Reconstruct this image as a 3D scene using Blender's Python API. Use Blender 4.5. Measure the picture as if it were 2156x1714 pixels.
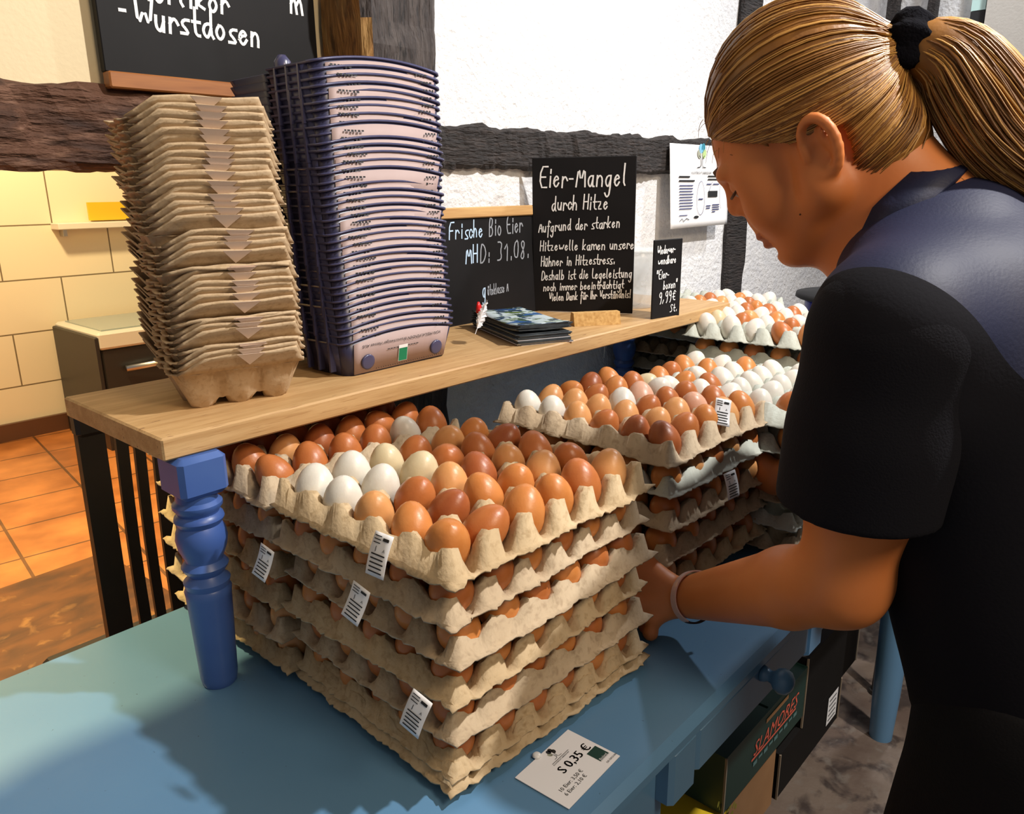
import bpy, math, random
import numpy as np
from mathutils import Vector, Matrix
for o in list(bpy.data.objects): bpy.data.objects.remove(o)
rnd = random.Random(7)
PI = math.pi
T = 0.75                     # height of the table top above the floor; most z below are measured from the table top
SC = bpy.context.scene
COL = SC.collection

# ------------------------------------------------------------------ camera, light, exposure
def look_at(o, target):
    o.rotation_euler = (Vector(target) - o.location).to_track_quat('-Z', 'Y').to_euler()
def setup_camera():
    yaw, pitch, roll, f = 0.7321, 0.2729, -0.0113, 1637.4
    fw = Vector((math.cos(yaw)*math.cos(pitch), math.sin(yaw)*math.cos(pitch), -math.sin(pitch)))
    r = Vector((math.sin(yaw), -math.cos(yaw), 0)); u = r.cross(fw)
    c, s = math.cos(roll), math.sin(roll)
    r2, u2 = c*r + s*u, -s*r + c*u
    cam = bpy.data.cameras.new('camera'); co = bpy.data.objects.new('camera', cam); COL.objects.link(co)
    co.matrix_world = Matrix(((r2.x, u2.x, -fw.x, -0.4259), (r2.y, u2.y, -fw.y, -0.4662), (r2.z, u2.z, -fw.z, T+0.5698), (0, 0, 0, 1)))
    cam.sensor_fit = 'HORIZONTAL'; cam.sensor_width = 36; cam.lens = 36*f/2156
    cam.clip_start = 0.02; cam.clip_end = 60
    SC.camera = co
setup_camera()
w = bpy.data.worlds.new('world'); SC.world = w; w.use_nodes = True
bg = w.node_tree.nodes['Background']; bg.inputs[0].default_value = (0.95, 0.90, 0.86, 1); bg.inputs[1].default_value = 0.21
def lamp(name, loc, target, power, color, size=0.12, spot=None, blend=0.5):
    l = bpy.data.lights.new(name, 'SPOT' if spot else 'AREA'); o = bpy.data.objects.new(name, l); COL.objects.link(o)
    l.energy = power; l.color = color; o.location = loc
    if spot: l.spot_size = spot; l.spot_blend = blend; l.shadow_soft_size = size
    else: l.shape = 'DISK'; l.size = size
    look_at(o, target); return o
lamp('ceiling_spot_front', (1.0, -0.95, T+1.95), (0.35, 0.15, T+0.1), 215, (1.0, 0.97, 0.93), 0.035, spot=math.radians(105), blend=0.6)
lamp('ceiling_spot_rear_room', (-0.42, 1.76, T+1.76), (0.1, 0.7, T), 330, (1.0, 0.78, 0.36), 0.05, spot=math.radians(150), blend=0.6)
lamp('ceiling_spot_tile_wall', (0.6, 3.2, T+1.76), (0.9, 4.4, T-0.3), 210, (1.0, 0.75, 0.40), 0.1, spot=math.radians(160), blend=0.7)
lamp('ceiling_spot_far', (2.15, -0.15, T+1.75), (1.6, 0.6, T+0.5), 60, (0.95, 0.97, 1.0), 0.05, spot=math.radians(130), blend=0.7)
lamp('fill_light_behind', (0.10, -1.55, T+1.65), (0.25, 0.1, T+.1), 21, (1.0, 0.80, 0.57), 0.6)  # soft fill added for the stack fronts and near arm, no real panel
SC.view_settings.view_transform = 'Standard'; SC.view_settings.look = 'None'
SC.view_settings.exposure = 0.0; SC.view_settings.gamma = 1.0; SC.view_settings.use_curve_mapping = False

# ------------------------------------------------------------------ materials
def mat(name, col, rough=0.6, metal=0.0, col2=None, scale=20, detail=4, bump=0.0, bscale=None, stretch=None, spec=0.5, sss=0.0, alpha=None, trans=0.0, ramp=(0.35, 0.65), coat=0.0, emit=None, dist=0.002):
    m = bpy.data.materials.new(name); m.use_nodes = True; nt = m.node_tree; b = nt.nodes['Principled BSDF']
    b.inputs['Base Color'].default_value = (*col, 1); b.inputs['Roughness'].default_value = rough; b.inputs['Metallic'].default_value = metal
    b.inputs['Specular IOR Level'].default_value = spec
    if coat: b.inputs['Coat Weight'].default_value = coat; b.inputs['Coat Roughness'].default_value = 0.2
    if sss:
        b.inputs['Subsurface Weight'].default_value = sss; b.inputs['Subsurface Radius'].default_value = (0.01, 0.004, 0.002); b.inputs['Subsurface Scale'].default_value = 0.6
    if alpha is not None: b.inputs['Alpha'].default_value = alpha
    if trans: b.inputs['Transmission Weight'].default_value = trans
    if emit: b.inputs['Emission Color'].default_value = (*emit[0], 1); b.inputs['Emission Strength'].default_value = emit[1]
    tc = nt.nodes.new('ShaderNodeTexCoord'); mp = nt.nodes.new('ShaderNodeMapping'); nt.links.new(tc.outputs['Object'], mp.inputs[0])
    if stretch: mp.inputs['Scale'].default_value = stretch
    if col2:
        n = nt.nodes.new('ShaderNodeTexNoise'); n.inputs['Scale'].default_value = scale; n.inputs['Detail'].default_value = detail
        nt.links.new(mp.outputs[0], n.inputs['Vector'])
        r = nt.nodes.new('ShaderNodeValToRGB'); r.color_ramp.elements[0].color = (*col, 1); r.color_ramp.elements[1].color = (*col2, 1)
        r.color_ramp.elements[0].position, r.color_ramp.elements[1].position = ramp
        nt.links.new(n.outputs[0], r.inputs[0]); nt.links.new(r.outputs[0], b.inputs['Base Color'])
    if bump:
        n2 = nt.nodes.new('ShaderNodeTexNoise'); n2.inputs['Scale'].default_value = bscale or scale*3; n2.inputs['Detail'].default_value = 5
        nt.links.new(mp.outputs[0], n2.inputs['Vector'])
        bp = nt.nodes.new('ShaderNodeBump'); bp.inputs['Strength'].default_value = bump; bp.inputs['Distance'].default_value = dist
        nt.links.new(n2.outputs[0], bp.inputs['Height']); nt.links.new(bp.outputs[0], b.inputs['Normal'])
    return m
def brick_mat(name, c1, c2, mortar, bw, bh, msize, rough, rot=(0, 0, 0), loc=(0, 0, 0), offset=0.5, noise=None, spec=0.5):
    m = bpy.data.materials.new(name); m.use_nodes = True; nt = m.node_tree; b = nt.nodes['Principled BSDF']
    b.inputs['Roughness'].default_value = rough; b.inputs['Specular IOR Level'].default_value = spec
    tc = nt.nodes.new('ShaderNodeTexCoord'); mp = nt.nodes.new('ShaderNodeMapping'); nt.links.new(tc.outputs['Object'], mp.inputs[0])
    mp.inputs['Rotation'].default_value = rot; mp.inputs['Location'].default_value = loc
    t = nt.nodes.new('ShaderNodeTexBrick'); t.offset = offset; t.inputs['Scale'].default_value = 1
    t.inputs['Color1'].default_value = (*c1, 1); t.inputs['Color2'].default_value = (*c2, 1); t.inputs['Mortar'].default_value = (*mortar, 1)
    t.inputs['Mortar Size'].default_value = msize; t.inputs['Brick Width'].default_value = bw; t.inputs['Row Height'].default_value = bh; t.inputs['Mortar Smooth'].default_value = 0.1
    nt.links.new(mp.outputs[0], t.inputs['Vector'])
    out = t.outputs['Color']
    if noise:
        n = nt.nodes.new('ShaderNodeTexNoise'); n.inputs['Scale'].default_value = noise[0]; n.inputs['Detail'].default_value = 6; nt.links.new(mp.outputs[0], n.inputs['Vector'])
        r = nt.nodes.new('ShaderNodeValToRGB'); r.color_ramp.elements[0].color = (*noise[1], 1); r.color_ramp.elements[1].color = (*noise[2], 1)
        r.color_ramp.elements[0].position = .35; r.color_ramp.elements[1].position = .68; nt.links.new(n.outputs[0], r.inputs[0])
        mx = nt.nodes.new('ShaderNodeMix'); mx.data_type = 'RGBA'; mx.blend_type = 'MULTIPLY'; mx.inputs['Factor'].default_value = 1
        nt.links.new(out, mx.inputs['A']); nt.links.new(r.outputs[0], mx.inputs['B']); out = mx.outputs['Result']
    nt.links.new(out, b.inputs['Base Color'])
    bp = nt.nodes.new('ShaderNodeBump'); bp.inputs['Strength'].default_value = .4; bp.inputs['Distance'].default_value = .002; bp.invert = True
    nt.links.new(t.outputs['Fac'], bp.inputs['Height']); nt.links.new(bp.outputs[0], b.inputs['Normal'])
    return m
def fac_mix_mat(name, base, layers, rough, spec=.5, bump=None):
    """base colour with several noise layers: (scale, stretch, lo, hi, colour)"""
    m = bpy.data.materials.new(name); m.use_nodes = True; nt = m.node_tree; b = nt.nodes['Principled BSDF']
    b.inputs['Roughness'].default_value = rough; b.inputs['Specular IOR Level'].default_value = spec
    tc = nt.nodes.new('ShaderNodeTexCoord'); rgb = nt.nodes.new('ShaderNodeRGB'); rgb.outputs[0].default_value = (*base, 1); out = rgb.outputs[0]
    for (sc, st, lo, hi, c) in layers:
        mp = nt.nodes.new('ShaderNodeMapping'); mp.inputs['Scale'].default_value = st; nt.links.new(tc.outputs['Object'], mp.inputs[0])
        n = nt.nodes.new('ShaderNodeTexNoise'); n.inputs['Scale'].default_value = sc; n.inputs['Detail'].default_value = 6; n.inputs['Distortion'].default_value = .4
        nt.links.new(mp.outputs[0], n.inputs['Vector'])
        mr = nt.nodes.new('ShaderNodeMapRange'); mr.inputs['From Min'].default_value = lo; mr.inputs['From Max'].default_value = hi; nt.links.new(n.outputs[0], mr.inputs[0])
        mx = nt.nodes.new('ShaderNodeMix'); mx.data_type = 'RGBA'; nt.links.new(mr.outputs[0], mx.inputs['Factor']); nt.links.new(out, mx.inputs['A']); mx.inputs['B'].default_value = (*c, 1)
        out = mx.outputs['Result']
    nt.links.new(out, b.inputs['Base Color'])
    if bump:
        mp = nt.nodes.new('ShaderNodeMapping'); mp.inputs['Scale'].default_value = bump[3] if len(bump) > 3 else (1, 1, 1); nt.links.new(tc.outputs['Object'], mp.inputs[0])
        n = nt.nodes.new('ShaderNodeTexNoise'); n.inputs['Scale'].default_value = bump[0]; n.inputs['Detail'].default_value = 6; nt.links.new(mp.outputs[0], n.inputs['Vector'])
        bp = nt.nodes.new('ShaderNodeBump'); bp.inputs['Strength'].default_value = bump[1]; bp.inputs['Distance'].default_value = bump[2]
        nt.links.new(n.outputs[0], bp.inputs['Height']); nt.links.new(bp.outputs[0], b.inputs['Normal'])
    return m
M = {}
M['plaster'] = mat('white_plaster', (.80, .79, .79), .9, bump=.9, bscale=90, dist=.006, col2=(.71, .71, .73), scale=30)
M['cream'] = mat('cream_plaster', (.80, .66, .42), .9, bump=.3, bscale=150)
M['timber'] = fac_mix_mat('old_dark_timber', (.020, .015, .014), [(14, (1, 8, 8), .45, .65, (.042, .031, .028)), (40, (1, 6, 6), .5, .62, (.015, .012, .012))], .8, bump=(30, 1, .012, (1, 6, 6)))
M['timber_red'] = fac_mix_mat('reddish_timber', (.11, .045, .022), [(7, (1, 5, 5), .42, .62, (.035, .014, .008)), (18, (1.2, 5, 5), .55, .68, (.2, .10, .06))], .8, bump=(16, 1, .02, (1, 5, 5)))
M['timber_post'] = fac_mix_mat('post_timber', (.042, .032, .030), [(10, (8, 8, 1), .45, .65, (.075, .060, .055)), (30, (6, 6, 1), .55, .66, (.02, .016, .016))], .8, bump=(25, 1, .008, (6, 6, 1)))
M['timber_lit'] = fac_mix_mat('lit_post_timber', (.30, .14, .035), [(14, (6, 6, 1.5), .45, .7, (.10, .045, .014)), (5, (5, 5, 2), .5, .7, (.42, .24, .08))], .75, bump=(20, 1, .006, (6, 6, 1)))  # lit side of the post: warm light put into the wood colour
M['shelfwood'] = fac_mix_mat('oiled_oak', (.48, .28, .115), [(5, (1, 14, 14), .38, .66, (.60, .38, .175)), (30, (.7, 20, 20), .55, .7, (.36, .19, .07)), (60, (.5, 3, 3), .70, .74, (.20, .09, .04))], .5, bump=(40, .15, .001, (1, 14, 14)))
M['palewood'] = fac_mix_mat('pale_pine', (.62, .38, .16), [(8, (1, 14, 14), .4, .7, (.48, .26, .10))], .5)
M['orangewood'] = fac_mix_mat('orange_wood', (.36, .13, .03), [(8, (1, 12, 12), .4, .7, (.24, .08, .02))], .5)
M['blue'] = fac_mix_mat('blue_paint', (.098, .222, .385), [(3, (1, 1, 1), .3, .7, (.115, .25, .41)), (160, (1, 1, 1), .72, .76, (.03, .05, .08))], .33, bump=(60, .06, .001))
M['legblue'] = mat('deep_blue_paint', (.045, .10, .33), .38, col2=(.06, .13, .37), scale=8)
M['dkwood'] = mat('dark_stained_wood', (.010, .006, .005), .5, col2=(.018, .010, .007), scale=10)
M['terracotta'] = brick_mat('terracotta_tiles', (.62, .25, .075), (.55, .20, .055), (.18, .08, .03), .36, .34, .006, .3, rot=(0, 0, .12), offset=0.0, noise=(4, (.62, .52, .42), (1.2, 1.15, 1.1)))
M['walltile'] = brick_mat('cream_wall_tiles', (.86, .76, .56), (.84, .74, .54), (.22, .17, .10), .58, .29, .004, .25, rot=(PI/2, 0, 0), loc=(-.02, 0, 0))
M['stone'] = fac_mix_mat('stone_floor', (.085, .055, .040), [(5, (1, 1, 1), .4, .6, (.13, .095, .072)), (13, (1, 1, 1), .5, .6, (.035, .022, .017)), (26, (1, 1, 1), .55, .75, (.14, .115, .095))], .6, bump=(12, .8, .01))
M['skirt'] = mat('brown_skirting', (.12, .05, .025), .4)
M['matbrown'] = fac_mix_mat('brown_mat', (.17, .055, .012), [(6, (1, 2, 1), .4, .65, (.07, .022, .007)), (14, (1, 1, 1), .6, .72, (.34, .15, .04))], .35)
PULP = [fac_mix_mat('grey_brown_pulp', (.47, .36, .24), [(9, (1, 1, 1), .35, .7, (.55, .44, .31)), (120, (1, 1, 1), .5, .75, (.36, .27, .18))], .95, .1, bump=(220, .5, .0015)),
        fac_mix_mat('warm_pulp', (.50, .37, .22), [(9, (1, 1, 1), .35, .7, (.57, .44, .28)), (120, (1, 1, 1), .5, .75, (.38, .27, .15))], .95, .1, bump=(220, .5, .0015)),
        fac_mix_mat('pale_green_pulp', (.48, .50, .44), [(9, (1, 1, 1), .35, .7, (.54, .56, .50)), (120, (1, 1, 1), .5, .75, (.46, .46, .40))], .95, .1, bump=(220, .5, .0015))]
M['carton'] = fac_mix_mat('carton_pulp', (.50, .365, .225), [(10, (1, 1, 1), .35, .7, (.58, .44, .29)), (140, (1, 1, 1), .5, .75, (.40, .28, .16))], .95, .1, bump=(250, .4, .001))
M['cartontab'] = mat('carton_tab_pulp', (.78, .64, .54), .95, spec=.1)
M['black'] = mat('chalkboard_black', (.007, .0065, .007), .6, col2=(.011, .010, .011), scale=6, spec=.2)
M['chalk'] = mat('white_chalk_marker', (.92, .92, .92), .8)
M['chalkgrey'] = mat('grey_chalk', (.30, .32, .36), .9)  # greyer chalk for the right-hand letters of one board
M['chalkblue'] = mat('pale_blue_chalk', (.50, .66, .85), .9)
M['paper'] = mat('white_paper', (.84, .83, .84), .8)
M['ink'] = mat('black_ink', (.012, .012, .014), .7)
M['inkblue'] = mat('dark_blue_ink', (.05, .06, .16), .7)
M['green'] = mat('logo_green', (.0, .19, .085), .6)
M['dkgreen'] = mat('logo_dark_green', (.0, .035, .02), .6)
M['plastic'] = mat('violet_blue_plastic', (.030, .030, .075), .35)
M['plasticrim'] = mat('violet_plastic_rim', (.055, .055, .125), .3)
M['lab'] = mat('pinkish_label', (.37, .265, .25), .6, col2=(.42, .31, .295), scale=12)
M['cork'] = mat('cork', (.46, .25, .075), .9, col2=(.62, .38, .14), scale=160, detail=3)
M['brochure'] = fac_mix_mat('brochure_print', (.62, .72, .74), [(22, (1, 2, 1), .48, .54, (.02, .05, .10)), (30, (2, 1, 1), .55, .6, (.10, .16, .03)), (16, (1, 1, 1), .58, .62, (.04, .12, .32))], .25)
M['brochureside'] = mat('brochure_dark_edge', (.03, .04, .05), .5, col2=(.10, .12, .13), scale=60, stretch=(1, 1, 30))
M['red'] = mat('red_plastic', (.75, .02, .02), .3)
M['white'] = mat('white_plastic', (.82, .82, .82), .35)
M['clear'] = mat('clear_plastic', (.88, .92, .93), .12, alpha=.28)
M['steel'] = mat('brushed_metal', (.55, .56, .55), .3, metal=1)
M['glass'] = mat('glass_lid', (.32, .38, .36), .08)
M['freezer'] = mat('white_enamel', (.75, .72, .62), .3)
M['darkgrey'] = mat('dark_grey_plastic', (.02, .018, .016), .4)
M['cardbrown'] = mat('brown_cardboard', (.33, .17, .07), .8, col2=(.28, .14, .055), scale=10)
M['cardblack'] = mat('black_cardboard', (.006, .005, .0045), .7, spec=.2)
M['cardgreen'] = mat('dark_green_cardboard', (.008, .035, .028), .5)
M['edge'] = mat('worn_card_edge', (.26, .20, .14), .8)
M['yellow'] = mat('yellow_card', (.75, .50, .02), .5)
M['redprint'] = mat('orange_red_print', (.72, .12, .07), .5)
M['teal'] = mat('faded_teal_print', (.10, .20, .20), .5)
M['olive'] = mat('olive_print', (.22, .20, .02), .6)
M['cyan'] = mat('pale_cyan_glass', (.50, .72, .70), .2)
M['grey'] = mat('grey_render', (.50, .47, .43), .9, bump=.5, bscale=120)
M['binblue'] = mat('blue_bin_plastic', (.005, .01, .22), .35)
M['skin'] = mat('skin', (.60, .185, .048), .5, col2=(.66, .225, .066), scale=9, sss=.15, bump=.12, bscale=260, dist=.0008)
M['lip'] = mat('lips', (.42, .115, .05), .45)
M['brow'] = mat('eyebrow_hair', (.10, .04, .015), .7)
M['eyewhite'] = mat('eye', (.6, .55, .5), .2)
M['hair'] = mat('blond_hair', (.31, .135, .026), .42, col2=(.19, .078, .015), scale=30, stretch=(1, 1, 1), bump=.3, bscale=120)
M['hairl'] = mat('light_blond_hair', (.52, .28, .075), .35)
M['haird'] = mat('dark_blond_hair', (.17, .07, .018), .45)
M['navy'] = mat('navy_satin', (.011, .015, .048), .6, bump=.15, bscale=300, spec=.35)
M['blackcloth'] = mat('black_cotton', (.006, .006, .010), .9, spec=.2, bump=.3, bscale=500)
M['trouser'] = mat('black_denim', (.007, .007, .009), .9, spec=.2, bump=.3, bscale=400)
M['fuzz'] = mat('black_fleece', (.004, .004, .007), 1.0, spec=.1, bump=1, bscale=300)
M['rosegold'] = mat('rose_gold', (.85, .60, .52), .3, metal=.25)
M['leather'] = mat('dark_leather', (.03, .012, .01), .5)
def eggmat(n, c, c2): return mat(n, c, .36, col2=c2, scale=55, detail=5, ramp=(.3, .75), spec=.4, bump=.08, bscale=400, sss=.05)
EGG = {'o': ('orange brown', eggmat('egg_orange_brown', (.52, .185, .045), (.60, .235, .068))),
       'd': ('dark brown', eggmat('egg_dark_brown', (.29, .075, .022), (.36, .105, .032))),
       'm': ('mid brown', eggmat('egg_mid_brown', (.41, .125, .033), (.48, .16, .046))),
       'l': ('light brown', eggmat('egg_light_brown', (.60, .275, .095), (.66, .33, .13))),
       'w': ('white', eggmat('egg_white', (.70, .67, .60), (.62, .58, .51))),
       'c': ('cream', eggmat('egg_cream', (.62, .52, .33), (.56, .45, .28))),
       'p': ('pinkish', eggmat('egg_pinkish', (.62, .33, .22), (.68, .39, .27)))}

# ------------------------------------------------------------------ object helpers
def mesh_obj(name, V, F, m, parent=None, smooth=False, idx=None):
    me = bpy.data.meshes.new(name); me.from_pydata([tuple(map(float, v)) for v in V], [], [tuple(map(int, f)) for f in F])
    for mm in (m if isinstance(m, (list, tuple)) else [m]): me.materials.append(mm)
    if idx is not None: me.polygons.foreach_set('material_index', np.array(idx, dtype=np.int32))
    if smooth: me.polygons.foreach_set('use_smooth', np.ones(len(me.polygons), dtype=bool))
    me.update()
    o = bpy.data.objects.new(name, me); COL.objects.link(o)
    if parent is not None: o.parent = parent
    return o
def tag(o, label, cat, group=None, kind=None):
    o['label'] = label; o['category'] = cat
    if group: o['group'] = group
    if kind: o['kind'] = kind
    return o
def struct(o, label=None):
    o['kind'] = 'structure'
    if label: o['label'] = label
    return o
def empty(name, loc, label, cat, rz=0, group=None):
    o = bpy.data.objects.new(name, None); COL.objects.link(o); o.location = loc; o.rotation_euler = (0, 0, rz); o.empty_display_size = .02
    return tag(o, label, cat, group)
class MB:
    def __init__(s): s.V = []; s.F = []; s.I = []
    def add(s, V, F, mi=0):
        n = len(s.V); s.V += [tuple(v) for v in V]; s.F += [tuple(i+n for i in f) for f in F]; s.I += [mi]*len(F); return s
    def box(s, c, d, rz=0, b=0.0, mi=0, R=None):
        hx, hy, hz = d[0]/2, d[1]/2, d[2]/2; cr, sr = math.cos(rz), math.sin(rz)
        b = min(b, hx*.9, hy*.9, hz*.9)
        pts = []
        if b <= 0:
            for z in (-hz, hz):
                for x, y in ((-hx, -hy), (hx, -hy), (hx, hy), (-hx, hy)): pts.append((x, y, z))
            F = [(3, 2, 1, 0), (4, 5, 6, 7), (0, 1, 5, 4), (1, 2, 6, 5), (2, 3, 7, 6), (3, 0, 4, 7)]
        else:
            rings = [(-hz, b), (-hz+b, 0), (hz-b, 0), (hz, b)]
            for z, i in rings:
                x, y = hx-i, hy-i; q = b*.9 if i == 0 else b*.4
                for sx, sy in ((-1, -1), (1, -1), (1, 1), (-1, 1)):
                    a = (sx*x, sy*(y-q), z); c2 = (sx*(x-q), sy*y, z)
                    pts += [a, c2] if sx*sy > 0 else [c2, a]
            F = [tuple(range(7, -1, -1)), tuple(range(24, 32))]
            for k in range(3):
                for i in range(8): F.append((k*8+i, k*8+(i+1) % 8, (k+1)*8+(i+1) % 8, (k+1)*8+i))
        out = []
        for x, y, z in pts:
            if R is not None: v = R @ Vector((x, y, z)); out.append((c[0]+v.x, c[1]+v.y, c[2]+v.z))
            else: out.append((c[0]+x*cr-y*sr, c[1]+x*sr+y*cr, c[2]+z))
        return s.add(out, F, mi)
    def tube(s, pts, rad, n=8, mi=0, cap=True):
        P = [Vector(p) for p in pts]; rs = rad if isinstance(rad, (list, tuple)) else [rad]*len(P)
        up = Vector((0, 0, 1)); V = []; F = []
        prev = None
        for i, p in enumerate(P):
            t = (P[min(i+1, len(P)-1)]-P[max(i-1, 0)]).normalized()
            if prev is None:
                a = t.cross(up if abs(t.z) < .9 else Vector((1, 0, 0))).normalized()
            else:
                a = (prev - t*prev.dot(t)).normalized()
            prev = a; b = t.cross(a)
            for k in range(n):
                an = 2*PI*k/n; V.append(p + rs[i]*(math.cos(an)*a+math.sin(an)*b))
        for i in range(len(P)-1):
            for k in range(n): F.append((i*n+k, i*n+(k+1) % n, (i+1)*n+(k+1) % n, (i+1)*n+k))
        if cap: F += [tuple(range(n-1, -1, -1)), tuple(range((len(P)-1)*n, len(P)*n))]
        return s.add(V, F, mi)
    def lathe(s, prof, c=(0, 0, 0), n=24, mi=0):
        V = []; F = []
        for r, z in prof:
            for k in range(n):
                a = 2*PI*k/n; V.append((c[0]+r*math.cos(a), c[1]+r*math.sin(a), c[2]+z))
        for i in range(len(prof)-1):
            for k in range(n): F.append((i*n+k, i*n+(k+1) % n, (i+1)*n+(k+1) % n, (i+1)*n+k))
        F += [tuple(range(n-1, -1, -1)), tuple(range((len(prof)-1)*n, len(prof)*n))]
        return s.add(V, F, mi)
    def build(s, name, m, parent=None, smooth=False):
        ms = m if isinstance(m, (list, tuple)) else [m]
        return mesh_obj(name, s.V, s.F, ms, parent, smooth, s.I)
def smooth_by_angle(o, ang=35):
    me = o.data; me.polygons.foreach_set('use_smooth', np.ones(len(me.polygons), dtype=bool))
    try: me.set_sharp_from_angle(angle=math.radians(ang))
    except Exception: pass
    return o
def place(o, loc, rot=None):
    o.location = loc
    if rot is not None: o.rotation_euler = rot
    return o
def frame_from(origin, xdir, ydir):
    x = Vector(xdir).normalized(); y = Vector(ydir); y = (y-x*y.dot(x)).normalized(); z = x.cross(y)
    return Matrix(((x.x, y.x, z.x, origin[0]), (x.y, y.y, z.y, origin[1]), (x.z, y.z, z.z, origin[2]), (0, 0, 0, 1)))
# ---- writing
GL = {}
for line in '''a4|36 16 05 04 13 23 35 36|36 33 43;b4|09 03|05 16 26 35 34 23 13 04;c3|35 26 16 05 04 13 23 34;d4|36 16 05 04 13 23 35|39 34 43;e4|04 15 35 26 16 05 04 13 23 34;f3|38 29 19 18 14 10|06 26
g4|36 16 05 04 13 23 35|36 31 20 10 01;h4|09 03|04 16 26 35 33;i2|16 13|17 18;j2|16 11 00|17 18;k4|09 03|36 04 33;l2|09 04 13;m6|06 03|05 16 26 33|35 46 56 63;n4|06 03|05 16 26 35 33;o4|16 05 04 13 23 34 35 26 16
p4|06 00|05 16 26 35 34 23 13 04;r3|06 03|05 16 26 35;s3|36 16 05 24 33 13 03;t3|19 14 23 33|06 36;u4|06 04 13 23 35|36 33;v4|06 23 46;w6|06 13 35 43 66;x4|06 33|36 03;z4|06 36 03 33
ä4|36 16 05 04 13 23 35 36|36 33 43|17 18|37 38;ö4|16 05 04 13 23 34 35 26 16|17 18|37 38;ü4|06 04 13 23 35|36 33|17 18|37 38
A4|03 29 43|15 35;B4|03 09 29 38 26 06|26 35 34 23 03;D4|03 09 29 47 45 23 03;E4|49 09 03 43|06 36;F4|49 09 03|06 36;G4|48 29 08 04 13 33 45 25;H4|09 03|49 43|06 46;I1|09 03;L3|09 03 33;M6|03 19 34 59 63;S4|48 39 19 08 17 35 34 23 03;V4|09 23 49;W6|09 13 37 53 69
04|29 08 04 23 34 38 29;13|07 29 23;34|09 29 38 26 34 23 03;54|39 09 06 26 35 34 23 03;84|26 08 19 29 38 26 04 13 23 34 26;94|37 26 16 07 08 19 29 38 33 22;€4|48 29 18 14 23 43|07 37|05 35;,2|14 02;.2|14 13;!2|19 15|14 13;:2|13 14|15 16;-3|05 25;"3|09 07|29 27'''.replace('\n', ';').split(';'):
    h, *st = line.split('|'); GL[h[0]] = (int(h[1]), [[(int(q[0]), int(q[1])-3) for q in s_.split()] for s_ in st])
GL[' '] = (3, [])
def handwriting(mb, text, x, y, size, width=None, slope=0.0, mi=0, thick=None, slant=.12, z=.0006):
    """single-stroke writing laid in the board's own xy plane; size = capital height; width = total length"""
    adv = sum(GL[c][0]+1.4 for c in text); u = size/6
    ux = width/adv if width else u*.9
    th = thick or .0010+size*.052; cx = 0; jr = random.Random(text); zk = 0
    for c in text:
        w_, st = GL[c]; jy = jr.uniform(-.25, .25); js = jr.uniform(.92, 1.08)
        for s_ in st:
            P = [((cx+px*js+py*slant*1.3)*ux, (py+jy)*u) for px, py in s_]
            if len(P) > 2:
                Q = [P[0]]
                for a, b in zip(P, P[1:]): Q += [(a[0]*.7+b[0]*.3, a[1]*.7+b[1]*.3), (a[0]*.3+b[0]*.7, a[1]*.3+b[1]*.7)]
                P = Q+[P[-1]]
            P = [(x+a, y+b+slope*a) for a, b in P]
            V = []; 
            for i, p in enumerate(P):
                a = P[max(i-1, 0)]; b = P[min(i+1, len(P)-1)]; dx, dy = b[0]-a[0], b[1]-a[1]; L = math.hypot(dx, dy) or 1
                ex = (th*.5 if i == len(P)-1 else (-th*.5 if i == 0 else 0)); nx, ny = -dy/L*th/2, dx/L*th/2
                V += [(p[0]+nx+dx/L*ex, p[1]+ny+dy/L*ex, z+.00002*zk), (p[0]-nx+dx/L*ex, p[1]-ny+dy/L*ex, z+.00002*zk)]
            mb.add(V, [(2*i, 2*i+1, 2*i+3, 2*i+2) for i in range(len(P)-1)], mi)
            zk = (zk+1) % 9
            for i, (px, py) in enumerate(P): mb.add([(px+th*.49*math.cos(q*PI/4), py+th*.49*math.sin(q*PI/4), z+.00012+.00005*(i % 3)+.00002*zk) for q in range(8)], [tuple(range(8))], mi)
        cx += w_+1.4
def print_text(mb, text, x, y, size, mi=0, z=.0006, flip=False, sx=1.0, shear=0.0):
    cu = bpy.data.curves.new('t', 'FONT'); cu.body = text; cu.size = size; cu.resolution_u = 2; cu.shear = shear
    o = bpy.data.objects.new('t', cu); COL.objects.link(o); dg = bpy.context.evaluated_depsgraph_get(); me = o.evaluated_get(dg).to_mesh()
    k = -1 if flip else 1
    mb.add([(x+k*v.co.x*sx, y+k*v.co.y, z) for v in me.vertices], [tuple(p.vertices) for p in me.polygons], mi)
    o.evaluated_get(dg).to_mesh_clear(); bpy.data.objects.remove(o); bpy.data.curves.remove(cu)
def bar(mb, x0, y0, x1, y1, mi=0, z=.0006): mb.add([(x0, y0, z), (x1, y0, z), (x1, y1, z), (x0, y1, z)], [(0, 1, 2, 3)], mi)
def disc(mb, x, y, rx, ry, mi=0, z=.0006, n=20, rot=0):
    c, s = math.cos(rot), math.sin(rot)
    mb.add([(x+rx*math.cos(2*PI*k/n)*c-ry*math.sin(2*PI*k/n)*s, y+rx*math.cos(2*PI*k/n)*s+ry*math.sin(2*PI*k/n)*c, z) for k in range(n)], [tuple(range(n))], mi)
def line2(mb, P, th, mi=0, z=.0006):
    V = []
    for i, p in enumerate(P):
        a = P[max(i-1, 0)]; b = P[min(i+1, len(P)-1)]; dx, dy = b[0]-a[0], b[1]-a[1]; L = math.hypot(dx, dy) or 1
        V += [(p[0]-dy/L*th/2, p[1]+dx/L*th/2, z), (p[0]+dy/L*th/2, p[1]-dx/L*th/2, z)]
    mb.add(V, [(2*i, 2*i+1, 2*i+3, 2*i+2) for i in range(len(P)-1)], mi)
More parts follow.
